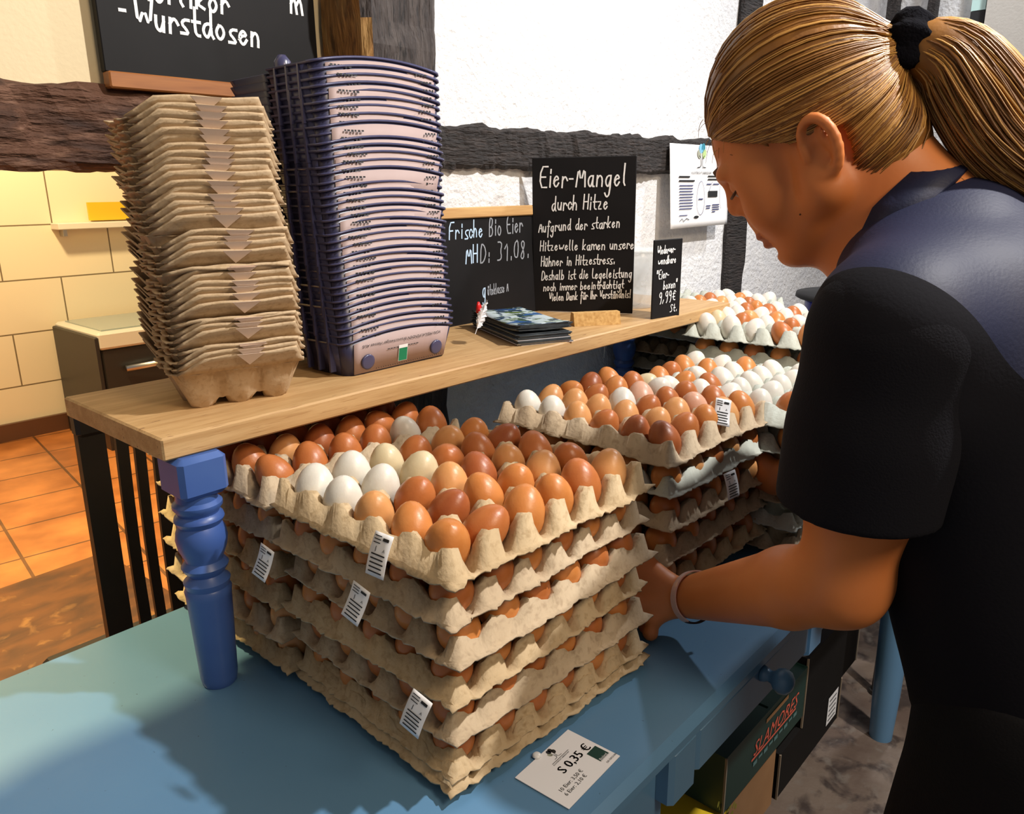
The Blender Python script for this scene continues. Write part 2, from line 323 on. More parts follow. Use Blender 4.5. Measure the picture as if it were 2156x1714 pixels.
def tree_logo(mb, x, y, s, cols):
    for (dx, dy, rx, ry, rot), c in zip(((-.28, .28, .20, .26, .5), (.30, .30, .20, .26, -.5), (-.10, .58, .22, .26, .2), (.16, .62, .22, .26, -.2)), cols): disc(mb, x+dx*s, y+dy*s, rx*s, ry*s, c, .0005, rot=rot)
    for k in (-1, 1): line2(mb, [(x+k*.30*s, y+.2*s), (x+k*.09*s, y+.05*s), (x+k*.07*s, y-.3*s), (x+k*.15*s, y-.42*s), (x+k*.5*s, y-.45*s)], .045*s, 0, .0008)
# ---- implicit surfaces for the figure
class Field:
    def __init__(s, lo, hi, res):
        s.lo = np.array(lo, float); s.res = res; s.n = np.ceil((np.array(hi)-s.lo)/res).astype(int)+1
        s.F = np.full(s.n, 1.0, np.float32)
    def block(s, lo, hi):
        a = np.clip(np.floor((np.array(lo)-s.lo)/s.res).astype(int), 0, s.n); b = np.clip(np.ceil((np.array(hi)-s.lo)/s.res).astype(int)+1, 0, s.n)
        g = [(s.lo[i]+np.arange(a[i], b[i])*s.res).astype(np.float32) for i in range(3)]
        sl = tuple(slice(a[i], b[i]) for i in range(3))
        return sl, g[0][:, None, None], g[1][None, :, None], g[2][None, None, :]
    def comb(s, sl, d, k, sub=False):
        A = s.F[sl]
        if A.size == 0: return
        if sub:
            h = np.clip(.5-.5*(A+d)/k, 0, 1); s.F[sl] = A*(1-h)-d*h+k*h*(1-h)
        else:
            h = np.clip(.5+.5*(A-d)/k, 0, 1); s.F[sl] = A*(1-h)+d*h-k*h*(1-h)
    def cone(s, a, b, r1, r2, k=.012, sub=False):
        a = np.array(a, np.float32); b = np.array(b, np.float32); m = max(r1, r2)+k+3*s.res
        sl, X, Y, Z = s.block(np.minimum(a, b)-m, np.maximum(a, b)+m)
        d = b-a; L = max(float(d@d), 1e-9)
        t = np.clip(((X-a[0])*d[0]+(Y-a[1])*d[1]+(Z-a[2])*d[2])/L, 0, 1)
        D = np.sqrt((X-a[0]-t*d[0])**2+(Y-a[1]-t*d[1])**2+(Z-a[2]-t*d[2])**2)-(r1+(r2-r1)*t)
        s.comb(sl, D, k, sub)
    def ell(s, c, r, A=np.eye(3), k=.012, sub=False):
        c = np.array(c, np.float32); A = np.array(A, np.float32); m = max(r)+k+3*s.res      # columns of A = axes
        sl, X, Y, Z = s.block(c-m, c+m)
        q = [((X-c[0])*A[0, i]+(Y-c[1])*A[1, i]+(Z-c[2])*A[2, i]) for i in range(3)]
        k0 = np.sqrt(sum((q[i]/r[i])**2 for i in range(3))); k1 = np.sqrt(sum((q[i]/r[i]**2)**2 for i in range(3)))
        s.comb(sl, k0*(k0-1)/np.maximum(k1, 1e-6), k, sub)
    def half(s, p, n, k=.002):
        """keep only the side with (x-p).n < 0"""
        n = np.array(n, float)/np.linalg.norm(n); sl, X, Y, Z = s.block(s.lo, s.lo+s.n*s.res)
        D = (X-p[0])*n[0]+(Y-p[1])*n[1]+(Z-p[2])*n[2]; s.F = np.maximum(s.F, D.astype(np.float32))
    def mesh(s):
        F = s.F; ins = F < 0; n = F.shape
        c = np.zeros((n[0]-1, n[1]-1, n[2]-1), np.int8)
        for i in (0, 1):
            for j in (0, 1):
                for k in (0, 1): c += ins[i:n[0]-1+i, j:n[1]-1+j, k:n[2]-1+k]
        act = np.argwhere((c > 0) & (c < 8)); idx = np.full(c.shape, -1, np.int32); idx[tuple(act.T)] = np.arange(len(act))
        S = np.zeros((len(act), 3)); W = np.zeros(len(act)); cor = [(i, j, k) for i in (0, 1) for j in (0, 1) for k in (0, 1)]
        for p in cor:
            for ax in range(3):
                if p[ax]: continue
                q = list(p); q[ax] = 1
                fa = F[act[:, 0]+p[0], act[:, 1]+p[1], act[:, 2]+p[2]]; fb = F[act[:, 0]+q[0], act[:, 1]+q[1], act[:, 2]+q[2]]
                m = (fa < 0) != (fb < 0); t = np.where(m, fa/np.where(m, fa-fb, 1), 0)
                P = np.tile(np.array(p, float), (len(act), 1)); P[:, ax] = t
                S[m] += P[m]; W[m] += 1
        V = s.lo+(act+S/W[:, None])*s.res
        Q = []
        for ax in range(3):
            o1, o2 = [a for a in range(3) if a != ax]
            sl0 = [slice(1, n[a]-1) for a in range(3)]; sl0[ax] = slice(0, n[ax]-1); sl1 = list(sl0); sl1[ax] = slice(1, n[ax])
            A = ins[tuple(sl0)]; B = ins[tuple(sl1)]
            for flip, msk in ((0, A & ~B), (1, B & ~A)):
                e = np.argwhere(msk); e[:, o1] += 1; e[:, o2] += 1
                def cell(d1, d2):
                    q = e.copy(); q[:, o1] -= d1; q[:, o2] -= d2; return idx[tuple(q.T)]
                quad = np.stack([cell(1, 1), cell(0, 1), cell(0, 0), cell(1, 0)], 1)
                if (flip ^ (ax == 1)): quad = quad[:, ::-1]
                Q.append(quad)
        Q = np.concatenate(Q)
        return V, Q
def np_mesh(name, V, Q, ms, parent=None, smooth_it=2):
    V = V.copy()
    for _ in range(smooth_it):        # gentle relaxation
        acc = np.zeros_like(V); cnt = np.zeros(len(V))
        for a in range(4):
            i, j = Q[:, a], Q[:, (a+1) % 4]
            for c in range(3): acc[:, c] += np.bincount(i, V[j, c], len(V))+np.bincount(j, V[i, c], len(V))
            cnt += np.bincount(i, minlength=len(V))+np.bincount(j, minlength=len(V))
        V = V*.5+.5*acc/np.maximum(cnt, 1)[:, None]
    me = bpy.data.meshes.new(name); me.vertices.add(len(V)); me.vertices.foreach_set('co', V.astype(np.float32).ravel())
    me.loops.add(len(Q)*4); me.loops.foreach_set('vertex_index', Q.astype(np.int32).ravel())
    me.polygons.add(len(Q)); me.polygons.foreach_set('loop_start', np.arange(len(Q), dtype=np.int32)*4)
    me.polygons.foreach_set('use_smooth', np.ones(len(Q), dtype=bool))
    for m in (ms if isinstance(ms, list) else [ms]): me.materials.append(m)
    me.update(calc_edges=True); me.validate()
    o = bpy.data.objects.new(name, me); COL.objects.link(o)
    if parent is not None: o.parent = parent
    return o
# ================================================================== the room
def slab(name, lo, hi, m, label=None):
    mb = MB(); mb.box([(a+b)/2 for a, b in zip(lo, hi)], [b-a for a, b in zip(lo, hi)])
    return struct(mb.build(name, m), label)
slab('floor', (-3, .72, -.05), (6, 4.6, 0), M['terracotta'], 'orange terracotta tiled floor of the rear room')
slab('floor', (-3, -4, -.05), (6, .72, 0), M['stone'], 'rough grey brown stone floor by the table')
slab('wall_rear', (-3, 4.4, 0), (6, 4.55, 3), M['walltile'], 'cream tiled wall of the rear room')
slab('baseboard_rear', (-3, 4.37, 0), (6, 4.398, .095), M['skirt'], 'dark brown skirting under the tiles')
def plaster_wall(name, lo, hi, m, amp, res, label):
    """one wavy front face (towards -Y) on a solid wall"""
    nx = int((hi[0]-lo[0])/res); nz = int((hi[2]-lo[2])/res); r = np.random.RandomState(3)
    K = [(r.uniform(3, 26), r.uniform(3, 26), r.uniform(0, 6.3), r.uniform(.3, 1)) for _ in range(14)]
    V = []; F = []
    for j in range(nz+1):
        for i in range(nx+1):
            x = lo[0]+(hi[0]-lo[0])*i/nx; z = lo[2]+(hi[2]-lo[2])*j/nz
            V.append((x, lo[1]+amp*sum(a*math.sin(kx*x+kz*z+p) for kx, kz, p, a in K)/6, z))
    for j in range(nz):
        for i in range(nx): a = j*(nx+1)+i; F.append((a, a+1, a+nx+2, a+nx+1))
    b = len(V); V += [(lo[0], hi[1], lo[2]), (hi[0], hi[1], lo[2]), (hi[0], hi[1], hi[2]), (lo[0], hi[1], hi[2])]
    bl, br, tl, tr = 0, nx, nz*(nx+1), nz*(nx+1)+nx
    F += [(b+1, b, b+3, b+2), (bl, tl, b+3, b) if False else (b, b+3, tl, bl), (br, tr, b+2, b+1), (tl, b+3, b+2, tr), (b, bl, br, b+1)]
    return struct(mesh_obj(name, V, F, m, smooth=False), label)
plaster_wall('wall_back', (.56, .628, 0), (2.6, .76, T+1.9), M['plaster'], .004, .03, 'white roughcast plaster wall behind the shelf')
slab('wall_left', (-3, .745, T+.70), (.45, .83, T+1.9), M['cream'], 'cream plaster infill above the reddish beam')
slab('wall_right', (2.6, -4, 0), (2.75, .76, T+1.9), M['plaster'], 'white wall at the far right end')
def timber(name, p0, p1, wy, wz, m, label, amp=.008, n=60, seed=1, taper=1.0, amps=None):
    """an old hand-hewn timber along p0 -> p1 (axis x or z) with uneven faces"""
    r = np.random.RandomState(seed); K = [[(r.uniform(.4, 9)*2, r.uniform(0, 6.3), r.uniform(.3, 1)) for _ in range(6)] for _ in range(12)]
    p0 = Vector(p0); p1 = Vector(p1); L = (p1-p0).length; d = (p1-p0)/L; V = []; F = []
    vert = abs(d.z) > .7; a1 = Vector((1, 0, 0)) if vert else Vector((0, 1, 0)); a2 = Vector((0, 1, 0)) if vert else Vector((0, 0, 1))
    sec = [(-1, -.82), (-.82, -1), (0, -1), (.82, -1), (1, -.82), (1, 0), (1, .82), (.82, 1), (0, 1), (-.82, 1), (-1, .82), (-1, 0)]
    for i in range(n+1):
        t = L*i/n; s_ = 1+(taper-1)*i/n
        for k, (a, b) in enumerate(sec):
            q = sum(c*math.sin(w_*t*3.2+ph) for w_, ph, c in K[k])/3*amp + r.normal(0, amp*.22)
            h = math.hypot(a, b); V.append(p0+d*t+a1*(a*wy/2*s_+a/h*q)+a2*(b*wz/2*s_+b/h*q))
    m_ = len(sec)
    for i in range(n):
        for k in range(m_): F.append((i*m_+k, i*m_+(k+1) % m_, (i+1)*m_+(k+1) % m_, (i+1)*m_+k))
    F += [tuple(range(m_-1, -1, -1)), tuple(range(n*m_, n*m_+m_))]
    o = mesh_obj(name, V, F, m if isinstance(m, list) else [m]); return struct(o, label)
timber('beam', (-3, .785, T+.659), (.46, .785, T+.659), .13, .112, M['timber_red'], 'reddish brown old beam crossing at the left', .007, 160, 2)
timber('beam', (.58, .668, T+.648), (1.79, .668, T+.645), .115, .074, M['timber'], 'blackened beam across the white wall', .007, 110, 5, taper=1.3)
p = timber('pillar', (.522, .682, 0), (.522, .682, T+1.9), .165, .124, [M['timber_post'], M['timber_lit']], 'grey oak post with warm light painted on its side left of the white wall', .006, 70, 8)
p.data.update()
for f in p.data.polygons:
    if f.normal.x < -.6: f.material_index = 1  # left-facing faces take the painted-in warm light
timber('pillar', (1.782, .665, 0), (1.80, .665, T+1.9), .115, .11, M['timber'], 'black post beside the paper notice', .005, 70, 9)
for y0, y1, m, lab in ((.470, .505, 'timber', 'dark upright timber left of the ponytail'), (.352, .377, 'timber', 'thin dark upright strip above the ponytail')):
    timber('pillar', (2.575, (y0+y1)/2, 0), (2.575, (y0+y1)/2, T+1.9), .05, y1-y0, M[m], lab, .003, 50, int(y0*100))
slab('trim_1', (2.555, .208, 0), (2.598, .248, T+1.093), M['ink'], 'black upright frame strip by the ponytail')
slab('trim_2', (2.555, .208, T+1.095), (2.598, .248, T+1.9), M['cyan'], 'pale cyan glass above the black strip')
slab('pillar', (2.53, -1.2, 0), (2.598, .200, T+1.9), M['grey'], 'grey rendered pier at the right edge')

# ================================================================== blue table
def table():
    t = empty('table', (0.45, .22, 0), 'long blue painted farmhouse table carrying the egg stacks', 'table')
    def rel(o): o.location = Vector(o.location)-t.location; o.parent = t; return o
    mb = MB(); mb.box((.44, .2185, T-.014), (2.12, .683, .028), b=.009); rel(smooth_by_angle(mb.build('tabletop', M['blue'])))
    mb = MB(); mb.box((-.15, -.083, T-.088), (.78, .022, .12), b=.002); mb.box((1.06, -.083, T-.075), (.80, .022, .09), b=.002)
    mb.box((.44, .53, T-.08), (1.9, .022, .10)); mb.box((-.56, .22, T-.08), (.022, .60, .10)); mb.box((1.44, .22, T-.08), (.022, .60, .10)); rel(mb.build('apron', M['blue']))
    for x in (.252, .640):
        mb = MB(); mb.box((x, -.102, T-.068), (.056, .026, .078), b=.006); rel(smooth_by_angle(mb.build('drawer_stile', M['blue'])))
    mb = MB(); mb.box((.446, -.105, T-.062), (.328, .020, .064), b=.005); d = rel(smooth_by_angle(mb.build('drawer', M['blue'])))
    mb = MB(); mb.lathe([(.004, 0), (.011, .001), (.010, .006), (.0075, .011), (.009, .016), (.0145, .021), (.017, .028), (.015, .036), (.009, .041), (.002, .043)], n=24)
    k = mb.build('knob', M['blue'], d, True); k.location = (.447, -.115, T-.042); k.rotation_euler = (PI/2, 0, 0)
    for x, y in ((1.40, -.045), (1.40, .50), (-.54, -.045), (-.54, .50)):
        mb = MB(); mb.box((x, y, T-.09), (.075, .075, .12), b=.004)
        mb.lathe([(.030, T-.15), (.036, T-.17), (.026, T-.19), (.034, T-.22), (.036, T-.32), (.031, .12), (.026, .0)], (x, y, 0), 20)
        rel(smooth_by_angle(mb.build('leg', M['blue']), 45))
table()

# ================================================================== wooden shelf on turned blue legs
def shelf():
    t = empty('shelf', (.55, .465, T), 'oak plank shelf on turned blue legs standing on the table', 'shelf')
    def rel(o): o.location = Vector(o.location)-t.location; o.parent = t; return o
    mb = MB(); mb.box((.553, .4685, T+.307), (1.291, .274, .026), b=.0022); rel(smooth_by_angle(mb.build('plank', M['shelfwood'])))
    prof = [(.0185, 0), (.020, .002), (.0215, .01), (.0255, .118), (.0265, .125), (.024, .129), (.0255, .134), (.0262, .137), (.022, .141), (.019, .145), (.0245, .152), (.0262, .156), (.0235, .160), (.021, .163), (.0215, .166),
            (.027, .180), (.0285, .190), (.027, .200), (.0235, .207), (.0255, .210), (.0275, .214), (.0265, .218), (.0225, .221), (.0235, .224), (.0272, .229), (.0272, .233), (.0225, .237), (.0225, .247)]
    for x, y in ((-.055, .348), (1.16, .362), (.07, .590), (1.16, .585)):
        mb = MB(); mb.lathe(prof, (x, y, T), 28); mb.box((x, y, T+.2695), (.056, .056, .049), b=.006)
        rel(smooth_by_angle(mb.build('leg', M['legblue']), 40))
shelf()

# ================================================================== chair behind the table
def chair():
    t = empty('chair', (.09, .95, 0), 'dark slat-backed wooden chair tucked behind the table', 'chair')
    def rel(o): o.location = Vector(o.location)-t.location; o.parent = t; return o
    y = .75; cx = .083
    def upright(x, w_, d, z0, z1, bow):
        mb = MB(); n = 8
        V = []; F = []
        for i in range(n+1):
            z = z0+(z1-z0)*i/n; s_ = bow*math.sin(PI*i/n)
            V += [(x-w_/2, y-d/2+s_, z), (x+w_/2, y-d/2+s_, z), (x+w_/2, y+d/2+s_, z), (x-w_/2, y+d/2+s_, z)]
        for i in range(n):
            for k in range(4): F.append((i*4+k, i*4+(k+1) % 4, i*4+4+(k+1) % 4, i*4+4+k))
        F += [(3, 2, 1, 0), tuple(range(n*4, n*4+4))]
        return mb.add(V, F)
    for s_ in (-1, 1): rel(upright(cx+s_*.104, .038, .016, 0, T+.262, .012).build('back_post', M['dkwood']))
    for dx, w_ in ((-.060, .018), (-.034, .016), (0.0, .028), (.034, .016), (.060, .018)): rel(upright(cx+dx, w_, .008, .42, T+.23, .018).build('slat', M['dkwood']))
    mb = MB(); mb.box((cx, y, T+.247), (.25, .026, .05), b=.006); rel(mb.build('top_rail', M['dkwood']))
    mb = MB(); mb.box((cx, y, .40), (.21, .02, .05), b=.004); rel(mb.build('lower_rail', M['dkwood']))
    mb = MB(); mb.box((cx, y+.19, .43), (.27, .36, .03), b=.008); rel(mb.build('seat', M['dkwood']))
    for s_ in (-1, 1):
        mb = MB(); mb.box((cx+s_*.103, y+.33, .208), (.034, .034, .416)); rel(mb.build('leg', M['dkwood']))
chair()
def stool():
    t = empty('stool', (1.72, -.10, 0), 'black metal stool partly hidden behind the arm', 'stool')
    for i, (x, y) in enumerate(((-.15, .12), (.15, .12), (-.15, -.12), (.15, -.12))):
        mb = MB(); mb.tube([(x, y, 0), (x*.97, y*.97, .25), (x*.8, y*.8, .56)], .013, 8); mb.lathe([(.018, 0), (.018, .012)], (x, y, 0), 12); mb.build('leg', M['darkgrey'], t)
    mb = MB(); mb.lathe([(.13, .56), (.155, .57), (.155, .585), (.13, .595)], n=28); mb.build('seat', M['darkgrey'], t, True)
stool()
# ---- things on the floor under and beyond the table
def carton_box(name, lo, hi, m, label, edge=True, cat='box'):
    c = [(a+b)/2 for a, b in zip(lo, hi)]; d = [b-a for a, b in zip(lo, hi)]
    t = empty(name, (c[0], c[1], lo[2]), label, cat)
    mb = MB(); th = .006
    mb.box((0, -d[1]/2+th/2, d[2]/2), (d[0], th, d[2])); mb.box((0, d[1]/2-th/2, d[2]/2), (d[0], th, d[2])); mb.box((-d[0]/2+th/2, 0, d[2]/2), (th, d[1]-2*th, d[2])); mb.box((d[0]/2-th/2, 0, d[2]/2), (th, d[1]-2*th, d[2])); mb.box((0, 0, th/2), (d[0]-2*th, d[1]-2*th, th))
    mb.build('body', m, t)
    mb = MB(); mb.box((-d[0]/4-.001, 0, d[2]-th/2-.001), (d[0]/2-th, d[1]-2*th, th)); mb.box((d[0]/4+.001, 0, d[2]-th/2-.001), (d[0]/2-th, d[1]-2*th, th)); mb.build('flap', m, t)
    if edge:
        mb = MB()
        for sx in (-1, 1): mb = MB(); mb.box((sx*d[0]/2, -d[1]/2, d[2]/2), (.004, .004, d[2])); mb.build('edge_wear', M['edge'], t)
    return t, d
carton_box('cardboard_box', (.79, .065, 0), (1.01, .40, .155), M['cardbrown'], 'brown cardboard box under the green crate', False)
carton_box('cardboard_box', (.44, .065, 0), (.78, .40, .075), M['cardbrown'], 'low brown cardboard box under the yellow carton', False)
t, d = carton_box('yellow_carton', (.50, .066, .076), (.782, .38, .155), M['yellow'], 'yellow carton printed with a leafy tree below the green crate', False)
mb = MB(); rr = random.Random(3)
line2(mb, [(.055, -.035), (.058, .0), (.05, .03)], .012); 
for k in range(46): disc(mb, .055+rr.gauss(0, .045), .018+rr.gauss(0, .016), .007, .0045, 0, .0008, 8, rr.uniform(0, 3))
o = mb.build('tree_print', M['olive'], t); o.matrix_local = frame_from((.03, -d[1]/2-.0005, d[2]/2), (1, 0, 0), (0, 0, 1))
t, d = carton_box('green_crate', (.752, .06, .157), (1.14, .40, .285), M['cardgreen'], 'dark green produce crate with slanted orange red lettering', True, 'crate')
mb = MB(); print_text(mb, 'SLAMORES', -.105, -.008, .046, 0, sx=1.0, shear=.3); bar(mb, -.11, -.016, .11, -.011, 0)
o = mb.build('lettering', M['redprint'], t); o.matrix_local = frame_from((.03, -d[1]/2-.0008, d[2]/2), (1, 0, 0), (0, 0, 1))
mb = MB(); 
for k in range(9): bar(mb, -.10+k*.025, -.034+.004*(k % 2), -.082+k*.025, -.024)
bar(mb, -.05, .040, .06, .050, 1)
o = mb.build('faded_print', [M['teal'], M['cardbrown']], t); o.matrix_local = frame_from((.03, -d[1]/2-.0008, d[2]/2), (1, 0, 0), (0, 0, 1))
t, d = carton_box('black_crate', (1.03, .062, 0), (1.40, .42, .118), M['cardblack'], 'lower black carton with a small white sticker', True, 'crate')
mb = MB(); bar(mb, .10, -.035, .165, .045); o = mb.build('sticker', M['paper'], t); o.matrix_local = frame_from((0, -d[1]/2-.0008, d[2]/2), (1, 0, 0), (0, 0, 1))
mb = MB()
for k in range(5): bar(mb, .108, .03-k*.014, .155, .034-k*.014, 0, .001)
o = mb.build('sticker_print', M['ink'], t); o.matrix_local = frame_from((0, -d[1]/2-.0008, d[2]/2), (1, 0, 0), (0, 0, 1))
carton_box('black_crate', (1.145, .062, .12), (1.50, .42, .30), M['cardblack'], 'upper black carton stacked under the far table end', True, 'crate')
# ---- rear room
mb = MB(); mb.box((0, 0, .006), (1.0, .62, .012), b=.004)
tag(place(mb.build('doormat', M['matbrown']), (.06, 2.16, 0), (0, 0, .05)), 'worn brown mat on the orange tiles', 'mat')
def freezer():
    t = empty('chest_freezer', (1.80, 4.05, 0), 'low chest freezer with glass lid against the tiled wall', 'freezer')
    mb = MB(); mb.box((0, 0, .27), (1.4, .58, .54), b=.01); mb.build('body', M['darkgrey'], t)
    mb = MB(); mb.box((0, 0, .585), (1.42, .60, .09), b=.012); mb.build('rim', M['freezer'], t)
    mb = MB(); mb.box((-.02, 0, .633), (1.30, .50, .008)); mb.build('glass_lid', M['glass'], t)
    mb = MB(); mb.tube([(-.60, -.32, .43), (-.3, -.34, .44), (0, -.32, .43)], .018, 8); mb.build('handle', M['steel'], t, True)
    mb = MB(); mb.box((-.715, 0, .30), (.02, .60, .62), b=.006); mb.build('end_panel', M['darkgrey'], t)
freezer()
def wall_ledge():
    t = empty('wall_ledge', (1.62, 4.40, T+.40), 'narrow white ledge with a yellow strip on the tiled wall', 'ledge')
    mb = MB(); mb.box((0, -.06, 0), (.9, .12, .035), b=.004); mb.build('board', M['freezer'], t)
    mb = MB(); mb.box((.05, -.05, .075), (.62, .02, .10)); mb.build('yellow_strip', M['yellow'], t)
    for x in (-.4, .4):
        mb = MB(); mb.box((x, -.03, -.03), (.02, .06, .05)); mb.build('bracket', M['steel'], t)
wall_ledge()
t = empty('pedal_bin', (1.84, .28, 0), 'blue bin with a black lid behind her shoulder', 'bin')
mb = MB(); mb.lathe([(.09, 0), (.10, .02), (.125, T+.255), (.12, T+.26)], n=28); mb.build('body', M['binblue'], t, True)
mb = MB(); mb.lathe([(.14, T+.262), (.152, T+.268), (.150, T+.280), (.05, T+.290), (.01, T+.291)], n=28); mb.build('lid', M['ink'], t, True)
# ================================================================== egg trays and eggs
PX, PY, LIP = .050, .054, .012
def tray_mesh(name, seed, closed_x, closed_y, ms, lobe=.0265):
    """6 x 5 moulded pulp tray: pits, posts at the cell corners, half posts and a lip along the rim"""
    r = np.random.RandomState(seed); q = 10
    def axis(n, p): 
        a = np.arange(n*q+1)/q
        return np.concatenate([[-LIP/p*1.0, -LIP/p*.55], a, [n+LIP/p*.55, n+LIP/p]])
    U = axis(6, PX)[:, None]; W_ = axis(5, PY)[None, :]
    uc = np.clip(U, 0, 6); wc = np.clip(W_, 0, 5)
    fu = np.abs(2*(uc % 1)-1); fw = np.abs(2*(wc % 1)-1)
    rr = np.maximum(fu, fw); t = np.minimum(fu, fw)
    h = .0025+.0135*np.clip((rr-.25)/.75, 0, 1)**1.3 + lobe*np.clip((t-.14)/.50, 0, 1)
    cupz = .0135*np.clip((rr-.25)/.75, 0, 1)**1.3
    du = np.minimum(uc, 6-uc)*np.ones_like(wc); dw = np.minimum(wc, 5-wc)*np.ones_like(uc)
    ox = 0 if closed_x else np.clip(1-du/.30, 0, 1); oy = 0 if closed_y else np.clip(1-dw/.30, 0, 1)
    h = h-cupz*.62*np.maximum(ox*(1-np.clip(fw*1.6, 0, 1)), oy*(1-np.clip(fu*1.6, 0, 1)))
    if closed_x: h = np.maximum(h, (.0125+lobe-.006*(1-fw))*np.clip(1-du/.22, 0, 1)+h*np.clip(du/.22, 0, 1))
    if closed_y: h = np.maximum(h, (.0125+lobe-.006*(1-fu))*np.clip(1-dw/.22, 0, 1)+h*np.clip(dw/.22, 0, 1))
    out = np.maximum(np.maximum(-U, U-6)*PX*np.ones_like(W_), np.maximum(-W_, W_-5)*PY*np.ones_like(U))
    lipz = .0115+.0015*np.sin(U*2.1+seed)*np.cos(W_*1.7+seed)
    k = np.clip(out/(LIP*.60), 0, 1)**.8; h = h*(1-k)+lipz*k
    edge = out > LIP*.9
    X = U*PX+0*W_; Y = W_*PY+0*U
    # half posts lean: rim mid-ring pulled inwards so the walls slope out to the lip
    wob = .0012
    X = X+wob*np.sin(9*U+5*W_+seed)+r.normal(0, .0004, X.shape); Y = Y+wob*np.sin(7*W_+6*U+seed*2)+r.normal(0, .0004, X.shape)
    h = h+r.normal(0, .00035, h.shape)+.0018*np.sin(U*.9+seed)*np.sin(W_*1.1+seed*.7)
    X[edge] += r.normal(0, .0009, edge.sum()); Y[edge] += r.normal(0, .0009, edge.sum()); h[edge] += r.normal(0, .0009, edge.sum())
    nx, ny = X.shape
    P = np.stack([X, Y, h], -1)
    gx = np.gradient(P, axis=0); gy = np.gradient(P, axis=1); N = np.cross(gx, gy); N /= np.linalg.norm(N, axis=-1, keepdims=True)+1e-12
    B = P-N*.0019
    V = np.concatenate([P.reshape(-1, 3), B.reshape(-1, 3)]); o = nx*ny
    V[:, 2] = np.maximum(V[:, 2], 0.0)
    i, j = np.meshgrid(np.arange(nx-1), np.arange(ny-1), indexing='ij'); a = (i*ny+j).ravel()
    F = [np.stack([a, a+ny, a+ny+1, a+1], 1), np.stack([a+1+o, a+ny+1+o, a+ny+o, a+o], 1)]
    ring = [k*ny for k in range(nx)]+[(nx-1)*ny+k for k in range(1, ny)]+[k*ny+ny-1 for k in range(nx-2, -1, -1)]+[k for k in range(ny-2, 0, -1)]
    ring = np.array(ring); nxt = np.roll(ring, -1); F.append(np.stack([nxt, ring, ring+o, nxt+o], 1))
    F = np.concatenate(F); me = bpy.data.meshes.new(name)
    me.vertices.add(len(V)); me.vertices.foreach_set('co', V.astype(np.float32).ravel()); me.loops.add(len(F)*4); me.loops.foreach_set('vertex_index', F.astype(np.int32).ravel())
    me.polygons.add(len(F)); me.polygons.foreach_set('loop_start', np.arange(len(F), dtype=np.int32)*4); me.polygons.foreach_set('use_smooth', np.ones(len(F), dtype=bool))
    me.materials.append(ms); me.update(calc_edges=True); me.validate(); return me
TM = {}
for mi in range(3):
    for kind in 'ab':            # a: open along the long (x) edges, walled at the ends; b: the other way round
        TM[kind, mi] = tray_mesh('egg_tray', 11+mi*5+(kind == 'b'), kind == 'a', kind == 'b', PULP[mi])
        TM[kind, mi, 'low'] = tray_mesh('egg_tray', 41+mi*5+(kind == 'b'), kind == 'a', kind == 'b', PULP[mi], .0195)
def egg_mesh(key, var):
    m = EGG[key][1]; H = .0555+.0012*var; Rr = .0213+.0004*var; n = 20; prof = []
    for k in range(13):
        th = PI*k/12; z = -math.cos(th); r_ = math.sin(th)*(1+.10*z*-1)
        prof.append((Rr*r_+1e-5, H/2*(z*1.0)))
    V = []; F = []
    for r_, z in prof:
        for k in range(n): V.append((r_*math.cos(2*PI*k/n), r_*math.sin(2*PI*k/n), z))
    for i in range(12):
        for k in range(n): F.append((i*n+k, i*n+(k+1) % n, (i+1)*n+(k+1) % n, (i+1)*n+k))
    me = bpy.data.meshes.new('egg'); me.from_pydata(V, [], F); me.materials.append(m); me.polygons.foreach_set('use_smooth', [True]*len(F)); me.update(); return me
EM = {(k, v): egg_mesh(k, v) for k in EGG for v in range(3)}
ORD = ['first', 'second', 'third', 'fourth', 'fifth', 'sixth', 'seventh', 'eighth']
def add_egg(key, M4, label, group, small=1.0, squash=1.0, tilt=.22, dz=0):
    me = EM[key, rnd.randrange(3)]; o = bpy.data.objects.new('egg', me); COL.objects.link(o)
    loc = M4 @ Vector((0, 0, 0)); o.location = loc
    o.rotation_euler = (rnd.gauss(0, tilt), rnd.gauss(0, tilt), rnd.uniform(0, 6.28)); s_ = small*rnd.uniform(.96, 1.04); o.scale = (s_, s_, s_*squash)
    tag(o, label, 'egg', group); return o
def n_from_top_(n, L): return n-1-L
